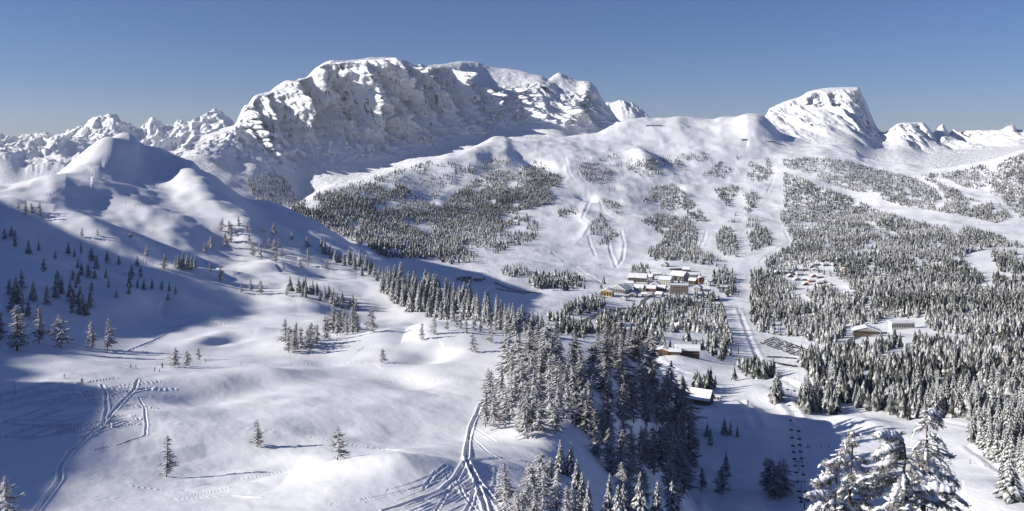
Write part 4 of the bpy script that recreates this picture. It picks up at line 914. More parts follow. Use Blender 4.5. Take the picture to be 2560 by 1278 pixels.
def house(name, label, cat, u, v, wpx, hpx, depth, wall, sheet=C, rot=0.0, pitch=0.32, ridge='x', rows=2, cols=4, balcony=None, group=None, cap=0.7, flat=False, chimney=True, gable=None):
    p = sheet.at(u, v); k = p[1] / F; w, h, d = wpx * k, hpx * k, depth * k
    t = thing(name, label, cat, (p[0], p[1] + d * .5, p[2]), rot, 1.0, group)
    run = d if ridge == 'x' else w; rise = 0.02 * run if flat else pitch * run / 2; wl = h - rise if not flat else h
    if ridge == 'x': prof = [(-d / 2, -4), (d / 2, -4), (d / 2, wl), (0, wl + rise), (-d / 2, wl)]; pc = prism_data(prof, -w / 2, w / 2); pc = ([(y, x, z) for x, y, z in pc[0]], pc[1])
    else: prof = [(-w / 2, -4), (w / 2, -4), (w / 2, wl), (0, wl + rise), (-w / 2, wl)]; pc = prism_data(prof, -d / 2, d / 2)
    part('wall', mesh_of('wall', [pc], wall), t)
    o = 0.06 * run + .5; th = cap; e = -rise / (run / 2) * o
    L2 = (w if ridge == 'x' else d) / 2 + .7; R2 = run / 2 + o
    rp_ = [(-R2, wl + e + .02), (0, wl + rise + .03), (R2, wl + e + .02), (R2 - .1, wl + e + .02 + th), (R2 * .5, wl + (rise + e) * .5 + th * 1.25), (0, wl + rise + th * 1.1), (-R2 * .5, wl + (rise + e) * .5 + th * 1.25), (-R2 + .1, wl + e + .02 + th)]
    pc = prism_data(rp_, -L2, L2)
    if ridge == 'x': pc = ([(y, x, z) for x, y, z in pc[0]], pc[1])
    ro = part('roof', mesh_of('roof', [pc], M_CAP), t)
    if chimney: part('chimney', mesh_of('chimney', [box_data(w * .18, w * .18 + max(.6, w * .04), -.5, .5, wl, wl + rise + th + 1.1)], M_GREY), ro)
    fh = wl / max(rows, 1)
    for r_ in range(rows):
        for c_ in range(cols):
            x = -w / 2 + w * (c_ + .5) / cols; z = fh * (r_ + .55)
            wi = part('window', WIN, t, (x, -d / 2 - .03, z)); wi.scale = (w / cols * .55, 1, fh * .5)
            if wpx > 20: part('sill', SILL, wi)
        if balcony and r_ > 0:
            part('balcony', mesh_of('balcony', [box_data(-w / 2 - .1, w / 2 + .1, -d / 2 - 1.3, -d / 2 - .005, fh * r_ - .1, fh * r_ + .1), box_data(-w / 2 - .1, w / 2 + .1, -d / 2 - 1.3, -d / 2 - 1.2, fh * r_ + .1, fh * r_ + fh * .30)], balcony), t)
    if gable: part('gable', mesh_of('gable', [([(-w * .47, -d / 2 - .05, wl - .1), (w * .47, -d / 2 - .05, wl - .1), (0, -d / 2 - .05, wl + rise - .3)], [(0, 1, 2)])], gable), t)
    return t

G_V = 'village hotels and houses'
house('hotel', 'long white hotel with dark balconies at the top left of the village', 'hotel', 1597, 706, 46, 20, 30, M_PLASTER, rot=-.3, pitch=.5, rows=4, cols=10, balcony=M_TIMBER, group=G_V)
house('house', 'brown gabled house with red front joined left of the long white hotel', 'house', 1581, 696, 13, 10, 9, M_RED, ridge='y', rows=2, cols=3, group=G_V)
house('hotel', 'white block hotel with red band in the middle of the village', 'hotel', 1667, 713, 30, 20, 26, M_PLASTER, rot=-.45, pitch=.45, rows=3, cols=5, group=G_V, gable=None)
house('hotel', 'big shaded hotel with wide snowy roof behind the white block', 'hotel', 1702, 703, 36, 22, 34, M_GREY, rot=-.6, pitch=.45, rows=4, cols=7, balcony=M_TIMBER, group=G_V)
house('hotel', 'largest hotel in the village with red and orange bands', 'hotel', 1700, 738, 44, 25, 18, M_PLASTER, rot=-.18, rows=5, cols=11, balcony=M_BAND, flat=True, group=G_V)
house('house', 'bright yellow house at the left front corner of the village', 'house', 1520, 742, 28, 18, 26, M_YELLOW, rot=-.35, ridge='y', rows=2, cols=4, balcony=M_TIMBER, group=G_V)
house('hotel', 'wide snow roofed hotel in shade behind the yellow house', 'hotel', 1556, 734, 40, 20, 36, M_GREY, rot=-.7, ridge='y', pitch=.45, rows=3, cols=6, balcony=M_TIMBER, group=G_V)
house('house', 'small white house right of the wide shaded hotel', 'house', 1600, 729, 24, 15, 22, M_PLASTER, rot=-.4, pitch=.5, rows=2, cols=4, group=G_V)
house('house', 'low house with a red door front between white house and largest hotel', 'house', 1631, 730, 24, 15, 22, M_RED, rot=-.4, pitch=.5, rows=2, cols=4, group=G_V)
house('house', 'dark timber house left behind the largest hotel', 'house', 1656, 729, 20, 14, 20, M_TIMBER, rot=-.4, pitch=.5, rows=2, cols=4, group=G_V)
house('tower_house', 'orange topped tower house right of the village against the shade', 'house', 1754, 708, 14, 15, 12, M_ORANGE, ridge='y', rows=3, cols=2, group=G_V)
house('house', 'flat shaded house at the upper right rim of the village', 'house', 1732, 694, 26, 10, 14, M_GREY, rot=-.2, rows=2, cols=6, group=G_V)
house('house', 'snow covered low house at the top rim of the village', 'house', 1690, 676, 30, 7, 12, M_TIMBER, rot=.1, rows=1, cols=6, group=G_V)
house('house', 'half buried house above the long white hotel', 'house', 1643, 690, 22, 8, 12, M_GREY, rot=-.3, rows=1, cols=4, group=G_V)
house('house', 'little timber house at the lower edge of the village by the road bend', 'house', 1672, 748, 12, 6, 8, M_TIMBER, rows=1, cols=2, group=G_V)
house('lift_station', 'square lift station with dark window front left of the car line', 'station', 1165, 707, 26, 16, 18, M_GREY, rot=.15, rows=2, cols=2, flat=True)
house('shed', 'low flat snowy shed right beside the square lift station', 'shed', 1194, 704, 22, 8, 12, M_GREY, flat=True, rows=1, cols=4, chimney=False)
house('shed', 'small yellow green shed right of the flat snowy shed', 'shed', 1208, 700, 11, 8, 9, M_GREEN, rows=1, cols=1, chimney=False)
house('shed', 'white garage left of the square lift station', 'shed', 1146, 702, 12, 8, 10, M_PLASTER, flat=True, rows=1, cols=1, chimney=False)
house('chalet', 'bright orange timber chalet above the shaded snow bank', 'chalet', 1661, 889, 30, 17, 26, M_ORANGE, rot=-.35, ridge='y', rows=2, cols=4, balcony=M_TIMBER, gable=M_ORANGE)
house('chalet', 'large dark timber lodge with thick lumpy snow roof', 'chalet', 1722, 893, 56, 22, 30, M_TIMBER, rot=-.12, ridge='x', rows=2, cols=7, balcony=M_TIMBER, cap=2.2)
house('chalet', 'dark timber wing between orange chalet and large lodge', 'chalet', 1690, 888, 26, 12, 18, M_TIMBER, rot=-.2, rows=1, cols=4, cap=1.2)
house('hut', 'small white hut with red side left of the orange chalet', 'hut', 1629, 875, 14, 8, 10, M_RED, rows=1, cols=2, chimney=False)
house('hut', 'small grey hut behind the red sided hut', 'hut', 1640, 872, 8, 6, 7, M_GREY, rows=1, cols=1, chimney=False)
house('valley_station', 'long low building with dark glass front in the right forest clearing', 'station', 2258, 824, 58, 17, 20, M_PLASTER, rot=.02, rows=1, cols=14, flat=True)
house('hall', 'broad hall with shallow arched gable beside the right hand road', 'hall', 2172, 839, 60, 20, 34, M_TIMBER, rot=-.25, ridge='y', rows=1, cols=8, pitch=.30, chimney=False, gable=M_GREY)
house('ski_hut', 'big hut with huge white roof at the rim of the blue bowl', 'hut', 1752, 1012, 62, 34, 36, M_TIMBER, rot=-.55, ridge='x', rows=1, cols=5, pitch=.95, chimney=False, cap=.5)
t = house('ski_hut_annex', 'low annex with a row of snowy panels right of the big white roofed hut', 'hut', 1785, 1001, 34, 11, 10, M_GREY, rot=-.5, flat=True, rows=1, cols=4, chimney=False, cap=.35)
house('summit_station', 'long dark station building on the skyline left of the cone hill', 'station', 1635, 316, 40, 3.2, 8, M_GREY, rows=1, cols=10, flat=True, chimney=False)
house('lift_hut', 'small dark lift hut on the white shoulder under the cone hill', 'hut', 1861, 352, 12, 5, 7, M_TIMBER, rows=1, cols=3, chimney=False)
house('lift_station', 'low wide dark building at the foot of the cone hill', 'station', 1925, 356, 26, 3.4, 8, M_GREY, rows=1, cols=8, flat=True, chimney=False)
for i, (u, v, w_, h_, lab) in enumerate([(1625,700,20,10,'grey house left below the white block hotel'),(1640,718,16,9,'snowy house squeezed between red door house and white block'),(1735,712,18,12,'shaded house right behind the largest hotel'),(1748,728,16,10,'shaded timber house right of the largest hotel'),(1612,742,14,7,'low house by the upper road end'),(1585,744,18,8,'flat snowy roof house right of the yellow house'),(1650,742,16,8,'little house below the dark timber house'),(1770,716,14,9,'outermost house at the right village edge'),(1718,680,18,8,'house high above the big shaded hotel'),(1664,668,16,7,'upper house at the edge of the wood over the village'),(1576,716,16,9,'house between long white hotel and wide shaded hotel'),(1690,752,18,7,'low annex in front of the largest hotel'),(1690,822,20,9,'lone house with snowy roof among spruces above the hairpin road'),(1560,752,14,6,'small house below the yellow house by the road'),(1790,752,14,7,'house at the wood corner right of the village'),(1486,742,12,5,'little barn left of the yellow house')]):
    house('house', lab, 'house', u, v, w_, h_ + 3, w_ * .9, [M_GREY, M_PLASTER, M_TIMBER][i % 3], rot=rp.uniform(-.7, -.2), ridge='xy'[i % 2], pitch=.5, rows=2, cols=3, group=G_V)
CH = [(1920,690,'leftmost chalet at the forest corner'),(1944,683,'second chalet on the upper left lane'),(1962,683,'long roofed chalet on the upper lane'),(1977,692,'chalet below the long roofed one'),(1979,676,'chalet half hidden by spruces on the upper lane'),(1993,700,'chalet with dark gable near the blue shade'),(2014,700,'chalet with wide white roof mid settlement'),(2015,712,'low chalet below the wide white roof'),(2031,704,'golden gabled chalet in the middle of the settlement'),(2036,692,'red roofed chalet above the golden gabled one'),(2052,694,'chalet right of the red roofed one'),(2040,676,'chalet with stepped snow roof'),(2045,663,'top chalet of the left column'),(2066,652,'topmost chalet in the forest gap'),(2064,664,'twin of the topmost chalet below it'),(2088,664,'arched looking chalet right of the topmost pair'),(2012,676,'chalet in front of the tall spruces'),(2030,668,'small chalet between the upper columns'),(2052,709,'chalet at the lower lane start'),(2062,706,'chalet in the lower row middle'),(2046,719,'frontmost chalet of the settlement'),(2078,714,'chalet with steep dark gable at the right end'),(2117,675,'single orange chalet alone in the forest'),(2120,733,'white roofed chalet at the lower right lane'),(2126,740,'last chalet down the right lane'),(2070,720,'chalet below the lower row'),(2000,688,'chalet beside the lane fork'),(2100,650,'chalet hidden high on the right')]
for i, (u, v, lab) in enumerate(CH):
    mt = M_ORANGE if i in (8, 22) else M_RED if i == 9 else [M_TIMBER, M_TIMBER, M_GREY][i % 3]
    house('chalet', lab + ' of the right hand village' if len(lab.split()) < 11 else lab, 'chalet', u, v + 2, 12 + i % 3 * 2, 7.5, 9, mt, rot=rp.uniform(-.4, .4), ridge='y' if i % 2 else 'x', pitch=.5, rows=1, cols=2, group='chalets of the right hand settlement', cap=.9, chimney=False)

# ------------------------------------------------------------------ parked cars
M_CARS = [plain('car_paint_' + n, c, 0.35, 0.3) for n, c in (('black', (.02, .02, .022)), ('grey', (.09, .09, .095)), ('silver', (.3, .3, .31)), ('blue', (.03, .05, .12)), ('red', (.2, .02, .02)), ('white', (.6, .6, .6)))]
M_TYRE = plain('tyre', (.015, .015, .015), .9)
def car_mesh():
    body = prism_data([(-2.2, .35), (2.15, .35), (2.2, .75), (1.25, .92), (.55, 1.45), (-1.35, 1.47), (-2.0, .95), (-2.22, .8)], -.85, .85)
    glass = prism_data([(1.1, .95), (.52, 1.38), (-1.3, 1.4), (-1.85, .98)], -.87, .87)
    wh = []
    for x in (-1.35, 1.35):
        for y in (-.88, .70):
            n = 10; co = [(x + .33 * math.cos(a), yy, .33 + .33 * math.sin(a)) for yy in (y, y + .18) for a in [j * 2 * math.pi / n for j in range(n)]]
            wh.append((co, [tuple(range(n)), tuple(range(2 * n - 1, n - 1, -1))] + [(j, j + n, (j + 1) % n + n, (j + 1) % n) for j in range(n)]))
    snow = prism_data([(.45, 1.48), (.2, 1.62), (-1.1, 1.64), (-1.35, 1.49)], -.7, .7)
    me = mesh_of('parked_car', [body, glass] + wh + [snow], [M_CARS[0], M_GLASS, M_TYRE, M_CAP])
    mi = [0] * len(body[1]) + [1] * len(glass[1]) + [2] * sum(len(w[1]) for w in wh) + [3] * len(snow[1])
    me.polygons.foreach_set('material_index', mi)
    return me
CAR = car_mesh()
CN = ['black', 'grey', 'silver', 'blue', 'red', 'white']
def car(u, v, rz, label, group):
    p = C.at(u, v); o = bpy.data.objects.new('parked_car', CAR); COL.objects.link(o)
    o.location = (p[0], p[1], p[2] + .25); o.rotation_euler = (0, 0, rz); o['label'] = label; o['category'] = 'car'; o['group'] = group
    return o
nrow = 0
for k in range(8):
    u0, v0 = 1902 + k * 14.2, 858 + k * 5.2
    for side in (0, 1):
        n = 9 if k < 7 else 7
        for j in range(n):
            if rp.uniform() < .12: continue
            c = int(rp.choice([0, 0, 0, 1, 1, 2, 3, 4, 5], 1)[0]); q = j / 9
            o = car(u0 + 36 * q + side * 4.5, v0 - 15 * q + side * 2.4, 1.0 + rp.normal(0, .06), f'{CN[c]} parked car, {ORD[j]} up in the {ORD[nrow]} row of the snowy lot', 'cars on the parking lot')
            o.material_slots[0].link = 'OBJECT'; o.material_slots[0].material = M_CARS[c]
        nrow += 1
for nm, line, n in (('upper roadside line by the lift station', [(1236,708),(1270,722),(1300,729),(1355,735)], 24), ('lower roadside line by the lift station', [(1240,723),(1280,730),(1310,735),(1325,733)], 17), ('upper line beside the white field', [(1918,894),(1950,895),(1992,899)], 11), ('lower line beside the white field', [(1924,904),(1950,912),(1990,919)], 12)):
    L = np.array(line, float); seg = np.r_[0, np.cumsum(np.hypot(*np.diff(L, axis=0).T))]
    for j in range(n):
        q = seg[-1] * (j + .5) / n; u = np.interp(q, seg, L[:, 0]); v = np.interp(q, seg, L[:, 1]); c = int(rp.choice([0, 0, 1, 1, 2, 3], 1)[0])
        pos = ORD[j] + ' from left' if j < 16 else ORD[n - 1 - j] + ' from right'
        o = car(u, v, -.25 + rp.normal(0, .05), f'{CN[c]} parked car, {pos} in the {nm}', 'cars along the road')
        o.material_slots[0].link = 'OBJECT'; o.material_slots[0].material = M_CARS[c]

# ------------------------------------------------------------------ chairlift in the bowl
def tube(path, rad, n=5):
    P = np.array(path, float); co, fa = [], []
    rad = np.broadcast_to(rad, (len(P),))
    for i in range(len(P)):
        d = P[min(i + 1, len(P) - 1)] - P[max(i - 1, 0)]; d = d / (np.linalg.norm(d) + 1e-9)
        a = np.cross(d, [0.3, 0.2, 1.0] if abs(d[2]) < .9 else [1.0, 0, 0]); a /= np.linalg.norm(a); b = np.cross(d, a)
        for j in range(n): q = j * 2 * math.pi / n; co.append(tuple(P[i] + rad[i] * (a * math.cos(q) + b * math.sin(q))))
    for i in range(len(P) - 1):
        for j in range(n): fa.append((i * n + j, i * n + (j + 1) % n, (i + 1) * n + (j + 1) % n, (i + 1) * n + j))
    fa += [tuple(range(n - 1, -1, -1)), tuple(range((len(P) - 1) * n, len(P) * n))]
    return co, fa
LT = [(1976, 938, 12), (1978, 990, 15), (1984, 1040, 12), (1997, 1182, 28), (2003, 1233, 30), (2012, 1300, 52)]
tops = []
names = ['chairlift pylon at the far end by the white mound', 'chairlift pylon between the two groves', 'chairlift pylon at the bowl rim', 'chairlift pylon in the blue shade beside the larch group', 'large chairlift pylon below the one by the larch group', 'nearest chairlift pylon at the bottom edge']
dirv = C.at(1976, 938)[:2] - C.at(2003, 1233)[:2]; dirv /= np.linalg.norm(dirv); side = np.array([dirv[1], -dirv[0]])
if side[0] < 0: side = -side
rzl = math.atan2(side[1], side[0])
for (u, v, hp), nm in zip(LT, names):
    p = C.at(u, v); k = p[1] / F; h = hp * k; s_ = h / 9.0; w = 8.5 * k if v > 1000 else 8 * k
    t = thing('lift_pylon', nm, 'lift pylon', tuple(p), rzl, 1.0, 'chairlift pylons')
    part('mast', mesh_of('mast', [tube([(0, 0, -1), (0, 0, h)], [.035 * h, .022 * h], 8)], M_GALV, True), t)
    part('crossarm', mesh_of('crossarm', [box_data(-w * 1.15, w * 1.15, -.02 * h, .02 * h, h - .02 * h, h + .03 * h)], M_GALV), t)
    for sg in (-1, 1): part('sheave', mesh_of('sheave', [box_data(sg * w - .03 * h, sg * w + .03 * h, -.12 * h, .12 * h, h - .06 * h, h)], M_STEEL), t)
    tops.append([np.array([p[0] + side[0] * w * sg, p[1] + side[1] * w * sg, p[2] + h - .03 * h]) for sg in (-1, 1)])
def cable_pt(sg, y):
    pts_ = [q[sg] for q in tops]
    for a, b in zip(pts_[:-1], pts_[1:]):
        if min(a[1], b[1]) <= y <= max(a[1], b[1]):
            t = (y - a[1]) / (b[1] - a[1]); q = a + (b - a) * t; q = q.copy(); q[2] -= 4 * t * (1 - t) * .018 * np.linalg.norm(b - a); return q
    return None
for sg, nm in ((0, 'left haul cable of the chairlift carrying the chairs going up'), (1, 'right haul cable of the chairlift beside the pylons')):
    ys = np.linspace(tops[-1][sg][1] + .5, tops[0][sg][1] - .5, 70); P = [cable_pt(sg, y) for y in ys]; P = [q for q in P if q is not None]
    o = bpy.data.objects.new('lift_cable', mesh_of('lift_cable', [tube(P, .035, 4)], M_STEEL)); COL.objects.link(o); o['label'] = nm; o['category'] = 'cable'
HANG = mesh_of('hanger', [tube([(0, 0, 0), (0.05, 0, -.9), (0.05, 0.25, -1.7)], .06, 5)], M_STEEL)
SEAT = mesh_of('seat', [box_data(-1.1, 1.1, -.05, .5, -2.35, -2.2)], M_STEEL)
BACK = mesh_of('backrest', [box_data(-1.1, 1.1, .42, .52, -2.2, -1.5)], M_STEEL)
BAR = mesh_of('safety_bar', [tube([(-1.1, .4, -1.75), (-1.1, -.35, -1.95), (1.1, -.35, -1.95), (1.1, .4, -1.75)], .04, 5)], M_GALV)
first = None
for sg, vs in ((0, [968, 986, 1008, 1046, 1067, 1087, 1107, 1123, 1140, 1157, 1174, 1198, 1221, 1237, 1252, 1266]), (1, [972, 1000, 1070, 1090, 1105, 1122, 1139, 1158, 1180, 1222, 1245])):
    P = [cable_pt(sg, y) for y in np.linspace(tops[-1][sg][1] + 1, tops[0][sg][1] - 1, 500)]; P = np.array([q for q in P if q is not None]); V = V0 - P[:, 2] / P[:, 1] * F
    for j, v in enumerate(vs):
        q = P[int(np.argmin(abs(V - v)))]; k = q[1] / F * (9.0 if v > 1050 else 7.0) / 2.2
        lab = f'empty chair on the {"left" if sg == 0 else "right"} chairlift cable, {ORD[j]} from the top'
        t = thing('lift_chair', lab, 'lift chair', tuple(q), rzl, k, 'chairs of the chairlift')
        for nm, me in (('hanger', HANG), ('seat', SEAT), ('backrest', BACK), ('safety_bar', BAR)): part(nm, me, t)
# distant pylons of the lifts on the open slopes
for u, v, hp, nm in [(1492,700,13,'pylon above the yellow house on the white slope'),(1471,682,9,'second pylon up the left drag lift'),(1440,664,9,'third pylon up the left drag lift'),(1404,640,8,'pylon near the shoulder of the left drag lift'),(1500,672,11,'pylon left of the forked bank'),(1537,478,10,'pylon between the upper groves'),(1548,452,8,'pylon at the bend of the upper piste'),(1536,476,8,'twin pylon between the upper groves'),(1846,742,14,'pylon on the narrow piste through the wood'),(1852,790,18,'pylon in the shade band of the narrow piste'),(1846,884,26,'pylon with long cable at the wide piste foot'),(2448,562,8,'pylon on the far right runout'),(1758,404,5,'pylon high on the white slope')]:
    p = C.at(u, v); h = hp * p[1] / F
    t = thing('lift_pylon', 'thin dark ' + nm, 'lift pylon', tuple(p), rp.uniform(-.4, .4), 1.0, 'pylons on the slopes')
    part('mast', mesh_of('mast', [tube([(0, 0, -1), (0, 0, h)], [.045 * h, .03 * h], 6)], M_STEEL, True), t); part('crossarm', mesh_of('crossarm', [box_data(-.28 * h, .28 * h, -.03 * h, .03 * h, h - .06 * h, h)], M_STEEL), t)

# ------------------------------------------------------------------ skiers
M_SKIN = plain('skin', (0.5, 0.3, 0.22), .6)
M_JK = [plain('jacket_' + n, c, .7) for n, c in (('dark', (.03, .03, .035)), ('red', (.28, .05, .06)), ('blue', (.04, .07, .16)), ('grey', (.12, .12, .13)))]
M_SKI = plain('ski', (.08, .08, .09), .4)
def body_mesh(lean):
    J = {'pelvis': (0, 0, .92), 'waist': (0.02 + lean * .1, 0, 1.10), 'chest': (.05 + lean * .25, 0, 1.34), 'neck': (.06 + lean * .33, 0, 1.50), 'head': (.09 + lean * .38, 0, 1.66), 'crown_': (.10 + lean * .4, 0, 1.78),
         'hl': (0, .11, .88), 'kl': (.12 + lean * .12, .13, .50), 'al': (0, .13, .10), 'fl': (.16, .13, .05), 'hr': (0, -.11, .88), 'kr': (.14 + lean * .12, -.13, .50), 'ar': (.02, -.13, .10), 'fr': (.18, -.13, .05),
         'sl': (.05 + lean * .28, .20, 1.42), 'el': (.12 + lean * .3, .30, 1.16), 'wl': (.34 + lean * .3, .30, 1.02), 'sr': (.05 + lean * .28, -.20, 1.42), 'er': (.10 + lean * .3, -.30, 1.16), 'wr': (.32 + lean * .3, -.30, 1.02)}
    K = list(J); R = dict(pelvis=.16, waist=.15, chest=.18, neck=.07, head=.11, crown_=.09, hl=.11, kl=.085, al=.07, fl=.06, hr=.11, kr=.085, ar=.07, fr=.06, sl=.09, el=.07, wl=.055, sr=.09, er=.07, wr=.055)
    E = [('pelvis', 'waist'), ('waist', 'chest'), ('chest', 'neck'), ('neck', 'head'), ('head', 'crown_'), ('pelvis', 'hl'), ('hl', 'kl'), ('kl', 'al'), ('al', 'fl'), ('pelvis', 'hr'), ('hr', 'kr'), ('kr', 'ar'), ('ar', 'fr'), ('chest', 'sl'), ('sl', 'el'), ('el', 'wl'), ('chest', 'sr'), ('sr', 'er'), ('er', 'wr')]
    me = bpy.data.meshes.new('skin_base'); me.from_pydata([J[k] for k in K], [(K.index(a), K.index(b)) for a, b in E], [])
    o = bpy.data.objects.new('skin_base', me); COL.objects.link(o)
    md = o.modifiers.new('s', 'SKIN')
    for i, k in enumerate(K): me.skin_vertices[0].data[i].radius = (R[k], R[k]); me.skin_vertices[0].data[i].use_root = (k == 'pelvis')
    o.modifiers.new('u', 'SUBSURF').levels = 1
    out = bpy.data.meshes.new_from_object(o.evaluated_get(bpy.context.evaluated_depsgraph_get())); out.name = 'body'
    bpy.data.objects.remove(o)
    out.materials.clear(); out.materials.append(M_JK[0]); out.polygons.foreach_set('use_smooth', [True] * len(out.polygons))
    return out
BODY = [body_mesh(0.25), body_mesh(0.9)]
SKI = mesh_of('ski', [([(x, y, z) for x, z in ((-.75, .02), (.75, .02), (.95, .12), (.95, .15), (.74, .05), (-.75, .05)) for y in (-.05, .05)], [(0, 2, 3, 1), (2, 4, 5, 3), (4, 6, 7, 5), (6, 8, 9, 7), (8, 10, 11, 9), (10, 0, 1, 11), (0, 10, 8, 2), (2, 8, 6, 4), (1, 3, 9, 11), (3, 5, 7, 9)])], M_SKI)
POLE = mesh_of('ski_pole', [tube([(0, 0, 0), (-.35, 0, -.95)], .02, 5)], M_SKI)
HELM = mesh_of('helmet', [tube([(0, 0, -.08), (0, 0, 0), (0, 0, .08), (0, 0, .13)], [.12, .135, .11, .04], 8)], M_SKI, True)
def skier(u, v, hp, rz, pose, col, label, sheet, grp='skiers on the pistes'):
    p = sheet.at(u, v); s_ = hp * p[1] / F / 1.8; lean = (.25, .9)[pose]
    t = thing('person', label, 'person', tuple(p), rz, s_, grp)
    part('body', BODY[pose], t, mat=M_JK[col])
    for sg in (-1, 1):
        part('ski', SKI, t, (.1, .13 * sg, 0)); part('ski_pole', POLE, t, (.33 + lean * .3, .3 * sg, 1.02))
    part('helmet', HELM, t, (.09 + lean * .38, 0, 1.70))
for a in [(163,946,12,-2.6,1,0,'dark skier leaning into a turn on the left piste',A),(205,960,15,-1.2,0,1,'reddish skier standing at the edge of the tracked shade',A),(325,920,10,.4,1,0,'small dark skier left of the pair on the upper piste',A),(339,921,9,.2,0,3,'second small skier right beside the small dark one',A),(386,929,11,1.6,1,3,'skier bending down beside the white snow lumps',A),(399,930,8,2.6,0,0,'low crouching skier right of the white snow lumps',A),(406,920,13,-1.5,0,0,'upright dark skier left of the two knoll larches',A),(448,917,7,-1.5,0,0,'tiny skier at the foot of the knoll larches',A),(602,910,6,.3,0,0,'far tiny skier alone on the footpath',A),
 (2018,1120,7,.5,0,0,'left of two skiers side by side in the blue bowl',C),(2022,1120,7,.5,0,0,'right of two skiers side by side in the blue bowl',C),(2053,1120,6,.5,0,0,'single skier in the blue bowl between the pairs',C),(2072,1120,7,.7,0,0,'skier at the sunny rim of the blue bowl',C),(2019,1160,6,.3,0,0,'skier low in the blue bowl by the chairlift',C),(2062,1182,9,2.2,1,0,'skier fallen over near the big snowy tree',C),(1870,1013,12,1.5,0,0,'skier on the bank beside the white roofed hut',C),(2427,1159,9,2.4,1,0,'skier racing down the right hand piste',C),(2464,1167,7,2.4,1,3,'second skier on the right hand piste near the bank',C),(2478,1172,6,2.4,0,0,'third skier by the bank of the right hand piste',C),(1600,884,6,.5,0,0,'skier above the steep wood near the huts',C)]:
    skier(*a)
p = A.at(40, 985); q = A.at(32, 985)
t = thing('marker_pole', 'thin leaning piste pole at the left edge of the tracked field', 'pole', tuple(p))
hp_ = 44 * p[1] / F
part('rod', mesh_of('rod', [tube([(0, 0, -.4), (-.2 * hp_, 0, hp_)], [.05, .04], 6)], M_STEEL), t); part('tip', mesh_of('tip', [tube([(-.2 * hp_, 0, hp_), (-.21 * hp_, 0, hp_ + .3)], [.07, .05], 6)], M_RED), t)

# ------------------------------------------------------------------ big snow-laden conifers close to the viewer
M_TWIG = tree_mat('frosted_twig', (0.045, 0.037, 0.030), (0.66, 0.66, 0.67), .35)
M_PINEBARK = plain('pine_bark', (0.11, 0.065, 0.045), .9, var=.55, scale=5)
M_PAD = snow_mat('branch_snow', 3.0, .06)
rb = np.random.default_rng(17)
def W3(u, v, y): return np.array([(u - U0) / F * y, y, -(v - V0) / F * y])

def snow_pad(r, path, rad):
    """A soft lumpy bolster of snow lying along a branch."""
    P = np.array(path, float); n, rings = 9, len(P); co, fa = [], []
    for i in range(rings):
        d = P[min(i + 1, rings - 1)] - P[max(i - 1, 0)]; d /= np.linalg.norm(d) + 1e-9
        a = np.cross(d, [0, 0, 1.0]); a /= np.linalg.norm(a) + 1e-9; b = np.cross(a, d)
        q = i / (rings - 1); rr = rad * (math.sin(math.pi * min(1, max(0, .06 + .9 * q))) ** .5) * (0.75 + .5 * abs(math.sin(i * 1.9 + rad * 40))) + .004
        for j in range(n):
            t = j * 2 * math.pi / n; f = 1.0 if math.sin(t) > 0 else .45
            k = rr * r.uniform(.85, 1.15); co.append(tuple(P[i] + a * math.cos(t) * k * 1.15 + b * math.sin(t) * k * f))
    for i in range(rings - 1):
        for j in range(n): fa.append((i * n + j, i * n + (j + 1) % n, (i + 1) * n + (j + 1) % n, (i + 1) * n + j))
    fa += [tuple(range(n - 1, -1, -1)), tuple(range((rings - 1) * n, rings * n))]
    return co, fa

